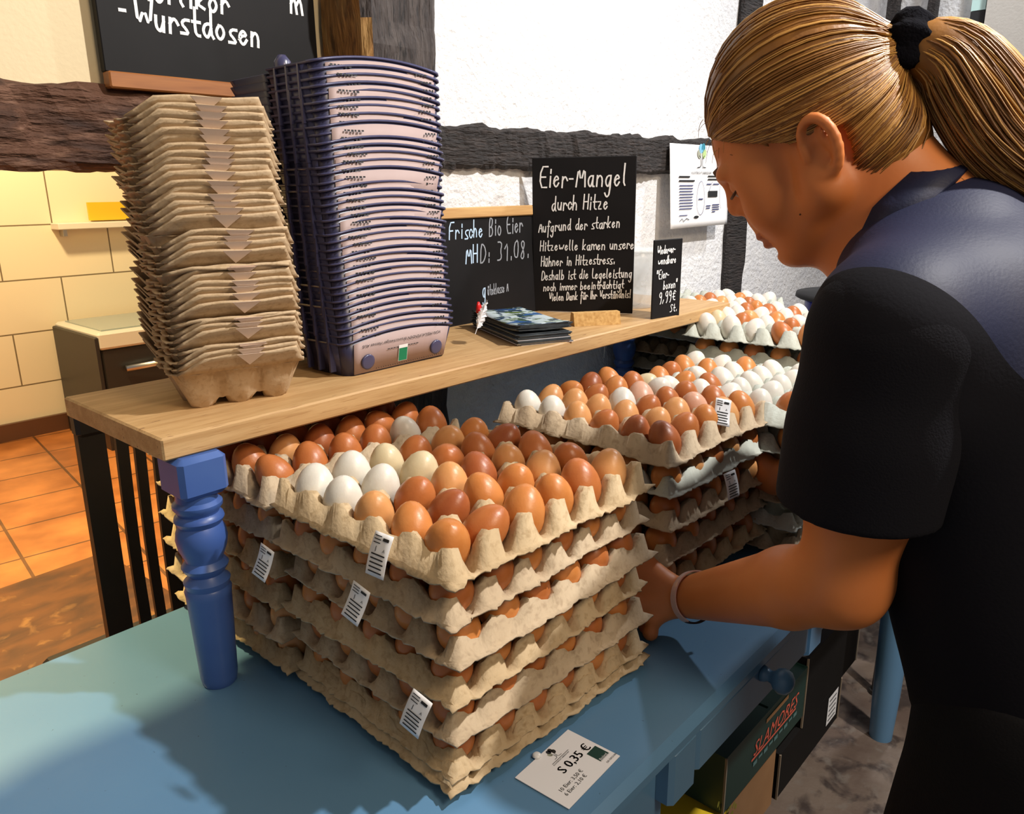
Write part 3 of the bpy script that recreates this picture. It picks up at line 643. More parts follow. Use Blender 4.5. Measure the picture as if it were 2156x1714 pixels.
def stack(phrase, corner, psi, along, nlay, pitch, z0, top, lower, grp, front=(True, True), pulps=None, shift=(0, 0), dpsi=0, base=True, only=None, collist='oodmlomo', kinds='ba', lowercol=None, jit=.003):
    """corner: the cell corner nearest the camera of the bottom tray; along: 'x' puts the six-cell side along +x.
    top: rows of colour keys [along y][along x]; lower: which faces (front -y, side -x) show eggs"""
    nx, ny = (6, 5) if along == 'x' else (5, 6)
    for L in range(nlay):
        f = L/max(nlay-1, 1); z = z0+L*pitch; ps = psi+dpsi*f+rnd.gauss(0, .006) if L < nlay-1 else psi+dpsi
        cx = corner[0]+shift[0]*f+(rnd.gauss(0, jit) if L < nlay-1 else 0); cy = corner[1]+shift[1]*f+(rnd.gauss(0, jit) if L < nlay-1 else 0)
        kind = kinds[n_from_top_(nlay, L) % len(kinds)]
        mi = pulps[L % len(pulps)] if pulps else rnd.choice((0, 0, 1))
        o = bpy.data.objects.new('egg_tray', TM[kind, mi] if L == nlay-1 else TM[kind, mi, 'low']); COL.objects.link(o)
        Rz = Matrix.Rotation(ps, 4, 'Z'); base_m = Matrix.Translation((cx, cy, T+z)) @ Rz
        if along == 'x': o.matrix_world = base_m
        else: o.matrix_world = base_m @ Matrix(((0, 1, 0, 0), (-1, 0, 0, 0), (0, 0, 1, 0), (0, 0, 0, 1))) @ Matrix.Translation((-6*PX, 0, 0))
        n_from_top = nlay-1-L
        colr = ('grey-brown', 'tan', 'pale grey-green')[mi]
        pos = 'top tray' if n_from_top == 0 else ('bottom tray' if L == 0 else '%s tray from the top' % ORD[n_from_top])
        tag(o, '%s pulp egg tray, %s of the %s' % (colr, pos, phrase), 'egg tray', grp+' trays')
        istop = L == nlay-1
        px, py = (PX, PY) if along == 'x' else (PY, PX)
        for j in range(ny):
            for i in range(nx):
                if istop:
                    if top is None or j >= len(top) or i >= len(top[j]) or top[j][i] == '.': continue
                    key = top[j][i]
                else:
                    side_x = i == 0 and lower[1]; side_y = j == 0 and lower[0]
                    if not (side_x or side_y): continue
                    if only and (L < only[0]): continue
                    key = rnd.choice(lowercol or collist)
                ex, ey = (i+.5)*px, (j+.5)*py
                if not istop: ex -= .0045*(i == 0); ey -= .0045*(j == 0)
                small = 1.0 if istop else .98
                Mx = base_m @ Matrix.Translation((ex+rnd.gauss(0, .0015), ey+rnd.gauss(0, .0015), .003+.0275*(1 if istop else .95)))
                lab = '%s egg, %s, %s tray, %s row, %s egg' % (EGG[key][0], phrase, 'top' if istop else ORD[n_from_top], ORD[j], ORD[i])
                add_egg(key, Mx, lab, grp+' eggs', small, .84 if not istop else 1.0, .26 if istop else .12)
# front stack beside the price card (rows run from the aisle edge, eggs from its near corner)
S1_TOP = ['oomool', 'oddomd'.replace('dd', 'do'), 'omodml', 'wwcmmd', 'wwcmlc']
S1_TOP = ['omooml', 'odoolm', 'omodml'.replace('omodml', 'lmldlm'), 'wwcmmd', 'wwcmlo']
stack('front stack', (.006, .004), -.045, 'x', 6, .0430, .010, S1_TOP, (True, True), 'front stack', shift=(-.008, -.016), dpsi=.045, pulps=[1, 0, 1, 0, 0, 1], collist='ooomm', kinds='aababa')
b = bpy.data.objects.new('egg_tray', TM['a', 1, 'low']); COL.objects.link(b); b.location = (.002, .0, T+.0); b.rotation_euler = (0, 0, -.055)
tag(b, 'empty tan pulp tray flat on the table under the front stack', 'egg tray', 'front stack trays')
# the stack behind it, half under the shelf
stack('half-shelved stack', (.004, .288), 0.0, 'x', 6, .0432, .004, ['mmmmwm', 'mldmmm', 'ddmddd'], (False, True), 'under shelf stack', pulps=[1, 0, 1, 1, 0, 0], collist='oomml', shift=(-.004, 0))
# the stack she holds
S2_TOP = ['ddmmo'.replace('mm', 'ol'), 'dlooo'.replace('d', 'd'), 'mllpo', 'llwmm', 'wllpw', 'wlllm']
S2_TOP = ['dmolo', 'dllpm', 'mlmmm', 'llwpw', 'wlmom', 'wlodo']
stack('middle stack', (.424, .020), -.03, 'y', 5, .0460, .026, S2_TOP, (True, True), 'middle stack', pulps=[1, 0, 0, 2, 0], shift=(.004, .006), only=(0,), collist='oomlm', lowercol='ommol')
S3_TOP = ['dwwww'.replace('d', 'm'), 'wwwww', 'wwwww', 'wmwwo', 'wowow', 'comow']
stack('white egg stack', (.700, -.040), .10, 'y', 6, .0405, .004, S3_TOP, (False, True), 'white egg stack', pulps=[0, 2, 0, 0, 2, 2], only=(4,), collist='wwow')
S4_TOP = ['owwowm', 'mmwwow', 'wwowmw', 'wmlwmw', 'wcwwmo']
stack('far stack', (1.055, .078), .03, 'x', 7, .0425, .0, S4_TOP, (False, True), 'far stack', pulps=[0, 0, 0, 2, 0, 2, 2], only=(5,), collist='omowm')
S5_TOP = ['mwwmww', 'owlwow', 'mwomww']
stack('wall-side stack', (1.205, .343), .0, 'x', 7, .0425, .0, S5_TOP, (False, True), 'wall-side stack', pulps=[0, 0, 0, 2, 0, 2, 2], only=(5,), collist='omowm')
# ================================================================== nested pulp cartons on the shelf
CW, CD = .152, .098            # base: three cups wide, two deep; the lid lies open behind it
def carton_base_mesh(seed):
    r = np.random.RandomState(seed); q = 9
    U = np.linspace(0, 3, 3*q+1)[:, None]; W_ = np.linspace(0, 2, 2*q+1)[None, :]
    fu = np.abs(2*(np.clip(U, .0, 2.999) % 1)-1); fw = np.abs(2*(np.clip(W_, 0, 1.999) % 1)-1)
    rr = np.sqrt(fu**2+fw**2)
    bx = np.minimum(np.minimum(U, 3-U)*np.ones_like(W_), np.minimum(W_, 2-W_)*np.ones_like(U))
    cup = .046*np.clip((rr-.60)/.48, 0, 1)
    inner = np.minimum(cup, np.where(bx < .5, .011, .032)); h = np.where(bx < .22, np.maximum(cup, .046*np.clip(1-bx/.24, 0, 1)), inner)
    X = (U-1.5)*CW/3*(1.0)+0*W_; Y = W_*CD/2+0*U
    # bulge of the outer wall between neighbouring cups
    inx = .006*(np.abs(fu)**2)*np.ones_like(W_); iny = .005*(fw**2)*np.ones_like(U)
    f = np.clip(1-h/.046, 0, 1)
    Y = Y+np.where(W_ < .2, inx, 0)+np.where(W_ > 1.8, -inx, 0); X = X+np.where(U < .2, iny, 0)+np.where(U > 2.8, -iny, 0)
    X = X*(1-.13*f); Y = (Y-CD/2)*(1-.16*f)+CD/2
    h = h+r.normal(0, .0005, h.shape)
    # rim lip
    P = np.stack([X, Y, h], -1); nx, ny = h.shape
    V = list(map(tuple, P.reshape(-1, 3))); F = []
    for i in range(nx-1):
        for j in range(ny-1): a = i*ny+j; F.append((a, a+ny, a+ny+1, a+1))
    ring = [k*ny for k in range(nx)]+[(nx-1)*ny+k for k in range(1, ny)]+[k*ny+ny-1 for k in range(nx-2, -1, -1)]+[k for k in range(ny-2, 0, -1)]
    n0 = len(V)
    for k in ring:
        x, y, z = V[k]; c = Vector((x, y-CD/2, 0)); d = c.normalized(); V.append((x+d.x*.0062+r.normal(0, .0006), y+d.y*.0062+r.normal(0, .0006), .0465+r.normal(0, .0006)))
    for k in range(len(ring)):
        k2 = (k+1) % len(ring); F.append((ring[k2], ring[k], n0+k, n0+k2))
    return V, F
def shell(V, F, t):
    """give an open sheet a thickness by copying it downwards/outwards"""
    me = bpy.data.meshes.new('tmp'); me.from_pydata(V, [], F); me.update()
    N = np.zeros(len(V)*3); me.vertices.foreach_get('normal', N); N = N.reshape(-1, 3); A = np.array(V); B = A-N*t
    from collections import Counter
    E = Counter(); 
    for f in F:
        for a, b in zip(f, f[1:]+f[:1]): E[(a, b)] += 1
    n = len(V); F2 = list(F)+[tuple(i+n for i in reversed(f)) for f in F]
    for (a, b) in E:
        if (b, a) not in E: F2.append((b, a, a+n, b+n))
    bpy.data.meshes.remove(me); return np.concatenate([A, B]), F2
def mk(name, VF, m, smooth=True, t=None):
    V, F = VF
    if t: V, F = shell(V, F, t)
    me = bpy.data.meshes.new(name); me.from_pydata([tuple(map(float, v)) for v in V], [], [tuple(f) for f in F]); me.materials.append(m)
    me.polygons.foreach_set('use_smooth', [smooth]*len(me.polygons)); me.update(); return me
def grid_sheet(fn, nu, nv):
    V = [fn(i/nu, j/nv) for i in range(nu+1) for j in range(nv+1)]
    F = [(i*(nv+1)+j, (i+1)*(nv+1)+j, (i+1)*(nv+1)+j+1, i*(nv+1)+j+1) for i in range(nu) for j in range(nv)]
    return V, F
def flap_fn(hh, lean, sd):
    r = random.Random(sd)
    ph = r.uniform(0, 6)
    def f(u, v):     # v: 0 at the rim, 1 at the top edge
        x = (u-.5)*(CW*.99-.042*v)+.008*v
        return (x, -.006-lean*v+.002*math.sin(3*v), .046+hh*v+.0011*math.sin(u*9+ph)*v)
    return f
def lid_fn(sd):
    r = random.Random(sd); ph = r.uniform(0, 6)
    def f(u, v):
        x = (u-.5)*CW*.965; y = CD+.012+v*CD*1.02
        e = min(u, 1-u, v*.7, (1-v)*.7); d = -.030*min(1, e/.16)*(1-.25*math.cos(u*PI*6)*.5)
        return (x, y+.001*math.sin(9*u+ph), .050+d+.012*v+.001*math.sin(7*u+ph))
    return f
def tab_mesh(hh, lean):
    V = []; zt = .046+hh; y0 = -.0075-lean
    a = [(-.011, zt+.0015), (.022, zt+.0005), (.0055, zt-.014)]
    k = lean/max(hh, .004)
    for dy in (0, -.0016):
        for x, z in a: V.append((x, y0+(zt-z)*k*.9+dy, z))
    return mk('locking_tab', (V, [(0, 2, 1), (3, 4, 5), (0, 1, 4, 3), (1, 2, 5, 4), (2, 0, 3, 5)]), M['cartontab'], False)
CB = [mk('cup_base', carton_base_mesh(s), M['carton'], True, .0016) for s in (1, 2, 3)]
CF = [mk('front_flap', grid_sheet(flap_fn(hh, ln, i), 16, 3), M['carton'], True, .0034) for i, (hh, ln) in enumerate(((.019, .0165), (.018, .0175), (.017, .0185), (.006, .017)))]
CT = [tab_mesh(hh, ln) for hh, ln in ((.019, .0165), (.018, .0175), (.017, .0185), (.006, .017))]
CL = [mk('lid', grid_sheet(lid_fn(i+5), 20, 14), M['carton'], True, .0016) for i in range(3)]
def hinge_fn(u, v):
    return ((u-.5)*CW*.9, CD-.004+v*.022, .047+.006*math.sin(PI*v))
CH = mk('hinge', grid_sheet(hinge_fn, 10, 6), M['carton'], True, .0016)
def part(me, parent, name=None):
    o = bpy.data.objects.new(name or me.name.split('.')[0], me); COL.objects.link(o); o.parent = parent; return o
def ordinal(n): return '%d%s' % (n, 'th' if 10 <= n % 100 <= 20 else {1: 'st', 2: 'nd', 3: 'rd'}.get(n % 10, 'th'))
NC = 36; zc = 0.0; groups = [0]*4+[0]*3+[0]*7+[0]*6+[0]*16
rc = random.Random(5)
front_w = Vector((.041, .388, 0)); rzc = -.23
gap_after = {2: .002, 6: .003, 13: .004, 18: .007}
for k in range(NC):
    f = k/(NC-1)
    bulge = .006*math.sin(f*PI*1.0)
    top_sec = k > 18
    ang = rzc+rc.gauss(0, .010)+(-.05 if top_sec else 0)
    off = Vector((-.010*f*f-(.008 if top_sec else 0)+rc.gauss(0, .0012), .003*f+bulge*.3+rc.gauss(0, .0012), 0))
    t = empty('egg_carton', front_w+off+Vector((0, 0, T+.3205+zc)), 'open brown pulp egg carton, %s from the top of the nested carton pile' % ordinal(NC-k), 'egg carton', ang, 'nested pulp cartons on the shelf')
    t.rotation_euler = (rc.gauss(0, .006)+(-.05*max(0, f-.5)), rc.gauss(0, .006), ang)
    part(CB[k % 3], t, 'cup_base'); part(CL[k % 3], t, 'lid'); part(CH, t, 'hinge')
    last = k in (0, 2, 6, 13, 18)
    v = 3 if k in (3, 7, 14) else rc.choice((0, 1, 2))
    part(CF[v], t, 'front_flap'); part(CT[v], t, 'locking_tab')
    zc += .0075+gap_after.get(k, 0)+rc.gauss(0, .0004)

# ================================================================== nested plastic egg boxes
BW, BD, BH = .212, .104, .048
def arch(u): return .0115*(1-(2*u-1)**2)
def wall_strip(name, pts_bot, pts_top, m, t=.0018):
    V = []; n = len(pts_bot)
    for a, b in zip(pts_bot, pts_top): V += [a, b]
    return mk(name, (V, [(2*i, 2*i+2, 2*i+3, 2*i+1) for i in range(n-1)]), m, True, t)
def box_outline(z, ins, front_arch):
    """front-left corner clockwise seen from above: open at nothing; returns points at height z"""
    P = []; hw = BW/2-ins; y0 = ins; y1 = BD-ins; r_ = .016
    for a in range(7): an = PI+PI/2*a/6; P.append((-hw+r_+r_*math.cos(an), y0+r_+r_*math.sin(an)))
    for i in range(1, 12): P.append((-hw+r_+(2*hw-2*r_)*i/12, y0))
    for a in range(7): an = 1.5*PI+PI/2*a/6; P.append((hw-r_+r_*math.cos(an), y0+r_+r_*math.sin(an)))
    P.append((hw, y1)); P.append((-hw, y1))
    out = []
    for x, y in P:
        u = (x+hw)/(2*hw); fa = front_arch*(arch(u) if y < y0+r_ else 0)
        out.append((x, y, z+fa))
    return out+[out[0]]
def plastic_meshes():
    bot = box_outline(0, .010, 0); top = box_outline(BH, 0, 1); V = []; n = len(bot)
    for a, b in zip(bot, top): V += [a, b]
    F = [(2*i, 2*i+2, 2*i+3, 2*i+1) for i in range(n-1)]+[tuple(2*i for i in range(n-2, -1, -1))]
    body = mk('body', (V, F), M['plastic'], True, .0016)
    ro = [(x*1.022+0, y-.0018 if y < .02 else y+.001, z+.0012) for x, y, z in top]; ri = top; V = []
    for (a, b) in zip(ri, ro): V += [(a[0], a[1], a[2]), b, (b[0], b[1], b[2]-.0026), (a[0], a[1], a[2]-.0024)]
    F = []
    for i in range(n-1):
        for k in range(4): F.append((4*i+k, 4*i+(k+1) % 4, 4*i+4+(k+1) % 4, 4*i+4+k))
    rim = mk('rim', (V, F), M['plasticrim'], True)
    mb = MB(); mb.box((0, 0, 0), (.009, .0035, BH*.86)); ribs = mb
    # label on the front wall
    V = []
    for i in range(17):
        x = -BW/2+.015+(BW-.030)*i/16; u = (x+BW/2)/BW
        V += [(x*.955, .0088, .002), (x, -.0008, BH-.0045+arch(u))]
    lab = mk('label', (V, [(2*i, 2*i+2, 2*i+3, 2*i+1) for i in range(16)]), M['lab'], True, .0006)
    return body, rim, ribs, lab
PBODY, PRIM, PRIBS, PLAB = plastic_meshes()
o = PRIBS.build('side_rib', M['plasticrim']); PRIBM = o.data; bpy.data.objects.remove(o)
def lid_plastic():
    hw = BW/2*.98; V, F = grid_sheet(lambda u, v: ((u-.5)*2*hw, BD+.006+v*(BD-.012), BH-.004-.030*min(1, min(u, 1-u, v, 1-v)/.06)), 24, 16)
    return mk('lid', (V, F), M['plastic'], True, .0016)
PLID = lid_plastic()
def layer_print(seed):
    r = random.Random(seed); mb = MB()
    for x0, n in ((-.078, 6), (.062, 4)):
        for k in range(n):
            a = x0+k*.0055+r.uniform(0, .001); bar(mb, a, r.uniform(-.0005, .0006), a+r.uniform(.003, .0048), .0026, 0)
    return mb
PPR = []
for s_ in range(3):
    o = layer_print(s_).build('print', M['ink']); PPR.append(o.data); bpy.data.objects.remove(o)
NP = 38; zp = 0; rp = random.Random(11)
for k in range(NP):
    f = k/(NP-1)
    t = empty('plastic_egg_box', (.304-.018*f+rp.gauss(0, .0007), .399+.004*math.sin(f*5)+rp.gauss(0, .0007), T+.3205+zp), 'violet blue plastic egg box with pink label, %s from the top of its pile' % ordinal(NP-k), 'egg box', rp.gauss(0, .006)+.01, 'nested plastic egg boxes on the shelf')
    t.rotation_euler = (rp.gauss(0, .006), rp.gauss(0, .005)-.012*f, t.rotation_euler[2])
    part(PBODY, t, 'body'); part(PRIM, t, 'rim'); [place(part(PRIBM, t, 'side_rib'), (s_*(BW/2-.002), y_, BH*.56)) for s_ in (-1, 1) for y_ in (.034, .060, .086)]; part(PLAB, t, 'label'); part(PLID, t, 'lid')
    if k:
        o = part(PPR[k % 3], t, 'print'); o.matrix_local = frame_from((rp.gauss(0, .003), -.0016, BH-.0085+.004), (1, 0, 0), (0, .09, 1))
    else:
        mb = MB(); L = frame_from((0, .0037, BH/2), (1, 0, 0), (0, -.18, 1))
        print_text(mb, 'VON FREILAUFENDEN Braunschweiger Hennen AUS', .075, .0195, .0064, 0, flip=True, sx=1.06, shear=.15)
        for q in range(11): bar(mb, -.03+q*.0055, .006, -.0255+q*.0055, .0072)
        for q in range(30): bar(mb, -.05+q*.0044, -.0195, -.048+q*.0044, -.0185)
        o = mb.build('lettering', M['ink'], t); o.matrix_local = L
        mb = MB(); bar(mb, -.0085, -.016, .0085, .009, 1, .0008); bar(mb, -.008, -.0155, .008, .004, 0, .0010)
        o = mb.build('green_logo', [M['green'], M['paper']], t); o.matrix_local = L
        for x in (-.066, .066):
            mb = MB(); mb.lathe([(.0088, 0), (.0112, .0005), (.0112, .003), (.0088, .0035)], n=24); mb.lathe([(.0085, -.004), (.0085, .0006)], n=24, mi=1)
            disc(mb, 0, -.003, .0062, .0032, 2, .0012)
            o = mb.build('lock_hole', [M['plasticrim'], M['darkgrey'], M['lab']], t, True); o.matrix_local = L @ Matrix.Translation((x, -.006, 0))
    zp += .0096+rp.gauss(0, .0003)
    if k == NP-1:
        mb = MB(); mb.tube([(-.082, BD, BH-.01), (-.082, BD+.001, BH+.012), (-.082, BD+.001, BH+.020)], [.012, .011, .005], 12); mb.build('closing_tab', M['plasticrim'], t, True)

# ================================================================== boards, notices and small things on the shelf
def slate(name, W_, H, pos, xdir, up, label, cat='chalkboard', th=.006, m='black', bevel=.0012):
    t = empty(name, pos, label, cat); mb = MB(); mb.box((0, 0, -th/2), (W_, H, th), b=bevel)
    L = frame_from((0, 0, 0), xdir, up)
    o = mb.build('panel', M[m], t); o.matrix_local = L; return t, L
def write(t, L, lines, m, name='lettering', thick=None):
    mb = MB()
    for txt, x, y, s_, w_, sl in lines: handwriting(mb, txt, x, y, s_, w_, sl, thick=thick)
    o = mb.build(name, m, t); o.matrix_local = L
# A4 "Eier-Mangel" board in a cork foot
BB, BR = Vector((.831, .598, T+.3215)), Vector((.921, .408, T+.3215))
xd = (BR-BB).normalized(); upv = Vector((-.02, .0, 1)).normalized()
W4, H4 = .2102, .309
t, L = slate('chalkboard', W4, H4, tuple((BB+BR)/2+upv*H4/2), xd, upv, 'tall black slate board headed Eier-Mangel in white handwriting', th=.004)
write(t, L, [('Eier-Mangel', -.089, .098, .040, .180, .0), ('durch Hitze', -.064, .0515, .028, .118, .03), ('Aufgrund der starken', -.092, .0085, .0215, .170, .06), ('Hitzewelle kamen unsere', -.089, -.0295, .0200, .196, .03),
              ('Hühner in Hitzestress.', -.087, -.0610, .0195, .156, .05), ('Deshalb ist die Legeleistung', -.086, -.0895, .0190, .190, .05), ('noch immer beeinträchtigt', -.082, -.1125, .0165, .170, .06), ('Vielen Dank für Ihr Verständnis!', -.070, -.1330, .0165, .172, .07)], M['chalk'])
mb = MB(); pc = [(-.046, -.016), (.046, -.016), (.046, .016), (-.046, .016)]
V = [(x, y, 0) for x, y in pc]+[(x, y*.55, .024) for x, y in pc]
mb.add(V, [(3, 2, 1, 0), (4, 5, 6, 7), (0, 1, 5, 4), (1, 2, 6, 5), (2, 3, 7, 6), (3, 0, 4, 7)])
o = mb.build('cork_block', M['cork']); o.location = (.776, .398, T+.3202); o.rotation_euler = (0, 0, -.62); tag(o, 'sloping cork block in front of the tall slate board', 'cork block')
# small price slate
S0, S1 = Vector((.912, .341, T+.3212)), Vector((.998, .329, T+.3212)); xs = (S1-S0).normalized(); us = Vector((-.044, .006, .148)).normalized()
t, L = slate('price_slate', .0868, .155, tuple((S0+S1)/2+us*.0775), xs, us, 'small tilted black slate priced 9,99 at the shelf end', 'price sign', .004)
write(t, L, [('Wiederver-', -.034, .050, .015, .056, .03), ('wendbare', -.031, .030, .015, .056, .03), ('"Eier-', -.034, .002, .017, .040, .03), ('boxen"', -.012, -.019, .016, .045, .03), ('9,99€', -.024, -.044, .019, .053, .03), ('St.', .012, -.066, .014, .024, .03)], M['chalk'])
# "Frische Bio Eier" board leaning on the wall behind the shelf
xb = Vector((1, 0, 0)); ub = Vector((0, .035, 1)).normalized()
t, L = slate('chalkboard', .36, .215, (.70, .598, T+.412), xb, ub, 'black board reading Frische Bio Eier, wooden top rail, behind the brochures', th=.008)
mb = MB(); mb.box((0, .1165, -.002), (.36, .020, .014), b=.002); o = mb.build('top_rail', M['palewood'], t); o.matrix_local = L
mb = MB(); mb.box((0, -.1000, -.002), (.36, .014, .014), b=.002); o = mb.build('bottom_rail', M['palewood'], t); o.matrix_local = L
write(t, L, [('Fri', -.108, .069, .030, .040, .03)], M['chalkblue']); write(t, L, [('sche', -.067, .069, .031, .052, .03)], M['chalkblue']); write(t, L, [('Bio Eier', .000, .071, .034, .102, .03)], M['chalkgrey'])
write(t, L, [('MH', -.068, .022, .033, .034, 0)], M['chalkblue']); write(t, L, [('D: 31.08.', -.028, .022, .035, .150, .0)], M['chalkgrey']); write(t, L, [('g', -.026, -.045, .034, .011, 0)], M['chalkblue']); write(t, L, [('üteklasse A', -.012, -.043, .020, .062, .03)], M['chalkgrey'])
# big hanging board at the upper left
t, L = slate('chalkboard', .352, .40, (.241, .722, T+.933), Vector((1, 0, 0)), Vector((0, 0, 1)), 'large blackboard lettered Eierlikör and Wurstdosen above the cartons', th=.014)
mb = MB(); mb.box((0, -.211, 0), (.352, .022, .022), b=.002); o = mb.build('bottom_rail', M['orangewood'], t); o.matrix_local = L
write(t, L, [('-', -.146, -.126, .022, .014, 0), ('Wurstdosen', -.126, -.137, .037, .200, -.02), ('Eierlikör', -.126, -.099, .034, .150, -.01), ('-', -.146, -.088, .022, .014, 0), ('m', .130, -.082, .040, .028, -.01)], M['chalk'], 'lettering', .0045)
# paper notice on the wall
t = empty('paper_notice', (1.500, .592, T+.572), 'white paper notice with a tree logo taped to the wall by the face', 'notice')
def pf(u, v):
    x = (u-.5)*.318; z = (v-.5)*.207; return (x, -.010*(1-v)*(1-u)-.003-.008*(1-v)*abs(u-.3), z-.018*(1-u)*(1-v)*0)
Vp, Fp = grid_sheet(pf, 20, 14); n = len(Vp)
me = mk('sheet', (Vp, Fp), M['paper'], True, .0004); part(me, t)
mb = MB(); tree_logo(mb, .0, .068, .046, (2, 3, 4, 5))
print_text(mb, 'KLOSTERGUT DIBBESDORF', -.052, .031, .0088, 0)
for q in range(9): bar(mb, -.115+q*.0, .001-q*.0072, -.040-rr.uniform(0, .008), .0035-q*.0072, 1)
bar(mb, -.117, .022, -.060, .026, 0); bar(mb, -.117, .012, -.035, .016, 0); bar(mb, -.115, -.073, -.070, -.071, 1); line2(mb, [(-.112, -.086), (-.10, -.080), (-.09, -.087), (-.075, -.080), (-.06, -.084)], .002, 0)
E_ = [(.0+.021*math.cos(a)*(1-.12*math.sin(a)), -.030+.043*math.sin(a)) for a in [2*PI*k/30 for k in range(31)]]; line2(mb, E_, .0013, 1)
bar(mb, -.012, -.034, .012, -.031, 1); disc(mb, -.022, -.078, .013, .0035, 0)
bar(mb, .040, -.028, .092, -.012, 0); line2(mb, [(.045, -.012), (.062, .012), (.062, .0)], .001, 1); line2(mb, [(.11, .016), (.105, -.01), (.108, -.045), (.115, -.06)], .001, 1)
for y0 in (.024, .016): bar(mb, .036, y0, .10, y0+.0035, 0)
for x0, y0, x1 in ((.030, .004, .055), (.066, .004, .100), (.030, -.052, .055), (.064, -.050, .104), (.064, -.056, .104), (.064, -.062, .104), (.030, -.058, .052), (.064, -.068, .082)): bar(mb, x0, y0, x1, y0+.0028, 1)
mts = [M['ink'], M['inkblue'], mat('logo_grey', (.35, .36, .28), .7), mat('logo_lime', (.45, .60, .25), .7), mat('logo_sky', (.20, .50, .75), .7), mat('logo_sea', (.03, .22, .30), .7)]
mb.V = [(x, y, 0.0009+pz+(.0006 if True else 0)) for (x, y, pz) in mb.V]
def warp(x, y):
    u, v = x/.318+.5, y/.207+.5; return pf(u, v)[1]
mb.V = [(x, warp(x, y)-z_, y) for x, y, z_ in mb.V]
mb.build('print', mts, t)
# brochures: every flyer of the pile
r_b = random.Random(2); ax = math.atan2(.211, .095)
for k in range(14):
    w0, l0 = .0985, .212
    nm = k == 13
    Vb, Fb = grid_sheet(lambda u, v: ((u-.5)*l0, (v-.5)*w0, (.004*max(0, (.25-u)/.25)**2+.003*abs(v-.5) if k > 8 else 0)), 8, 4)
    t = empty('brochure', (.610+r_b.gauss(0, .0016), .445+r_b.gauss(0, .0016), T+.3212+k*.00225), 'glossy brochure, %s from the top of the pile beside the egg boxes' % ordinal(14-k), 'brochure', ax+r_b.gauss(0, .012), 'brochures on the shelf')
    me = mk('cover', (Vb, Fb), M['brochure'] if nm else M['brochureside'], True, .0002); part(me, t)
    V2 = [(x*.995, y*.992, z-.0003) for x, y, z in Vb]; me2 = mk('pages', (V2, Fb), M['paper'] if k in (0, 1, 4) else M['brochureside'], False, .0016); part(me2, t)
# clothes peg, jar, feather
t = empty('peg_figure', (.593, .530, T+.352), 'tiny red plastic peg on the brochure pile', 'peg')
mb = MB(); mb.tube([(0, 0, 0), (0, 0, .012), (.001, 0, .020)], [.0045, .004, .002], 8); mb.tube([(.007, 0, 0), (.004, 0, .012), (.001, 0, .018)], [.003, .003, .002], 8); mb.build('body', M['red'], t, True)
t = empty('clear_tub', (1.02, .47, T+.3205), 'clear plastic tub behind the slate boards', 'tub')
mb = MB(); mb.lathe([(.042, 0), (.045, .002), (.047, .035), (.046, .05), (.056, .06), (.058, .12), (.057, .121), (.055, .06), (.045, .05), (.043, .004)], n=28); mb.build('cup', M['clear'], t, True)
mb = MB(); mb.lathe([(.061, .118), (.062, .122), (.055, .128), (.01, .130)], n=28); mb.build('lid', M['clear'], t, True)
mb = MB(); rf = random.Random(9)
for k in range(26):
    z = k*.0017; s_ = .012*math.sin(PI*min(1, (k+4)/27))+.002
    for sg in (-1, 1): mb.add([(0, 0, z), (sg*s_, rf.uniform(-.003, .003), z+.006), (sg*s_*.8, rf.uniform(-.003, .003), z+.0095), (0, 0, z+.003)], [(0, 1, 2, 3)])
mb.tube([(0, 0, -.01), (0, 0, .05)], .0006, 5)
o = mb.build('feather', M['paper']); o.location = (.487, .43, T+.348); o.rotation_euler = (.15, .5, .3); tag(o, 'small white feather leaning at the plastic box pile', 'feather')
mb = MB(); mb.tube([(0, 0, 0), (.006, .004, .05), (.013, .0, .115)], .0011, 6)
o = mb.build('string', M['paper']); o.location = (1.075, .585, T+.18); tag(o, 'thin white string hanging beneath the shelf', 'string')
# price card on the table
A_, B_, C_ = Vector((.148, -.026, T+.0012)), Vector((.153, -.092, T+.0012)), Vector((.059, -.030, T+.0012))
xc = (A_-C_).normalized(); yc = Vector((-xc.y, xc.x, 0)); cw, ch = .092, .066
t = empty('price_card', tuple((A_+C_)/2-yc*ch/2), 'white price card reading S 0,35 € on the blue table', 'price card')
L = frame_from((0, 0, 0), xc, yc); mb = MB(); mb.box((0, 0, 0), (cw, ch, .0008)); o = mb.build('card', M['paper'], t); o.matrix_local = L
mb = MB(); print_text(mb, 'S 0,35 €', -.0115, -.003, .0148, 0, .0007, sx=1.0)
for dx in (.0003, -.0003): print_text(mb, 'S 0,35 €', -.0115+dx, -.003, .0148, 0, .0007)
print_text(mb, '10 Eier: 3,50 €', -.034, -.0155, .0064, 0, .0007); print_text(mb, '6 Eier: 2,10 €', -.034, -.0225, .0064, 0, .0007)
print_text(mb, 'DE-ÖKO-006', .029, -.029, .0032, 0, .0007)
bar(mb, .0265, -.0225, .0425, -.0045, 1, .0006); print_text(mb, 'Bioland', .0275, -.0215, .0042, 2, .0009); bar(mb, .0265, -.0225, .0425, -.0219, 2, .0008)
tree_logo(mb, .005, .0215, .0115, (3, 4, 0, 4)); bar(mb, -.008, .0140, .020, .0146, 0, .0007); print_text(mb, 'KLOSTERGUT DIBBESDORF', -.0085, .0115, .0022, 0, .0007)
o = mb.build('print', [M['ink'], M['dkgreen'], M['paper'], mts[2], M['darkgrey']], t); o.matrix_local = L
mb = MB(); mb.lathe([(.0048, 0), (.0050, .001), (.0035, .0026), (.0008, .003)], n=20); o = mb.build('push_pin', M['white'], t, True); o.matrix_local = L @ Matrix.Translation((-.008, .0345, .0005))
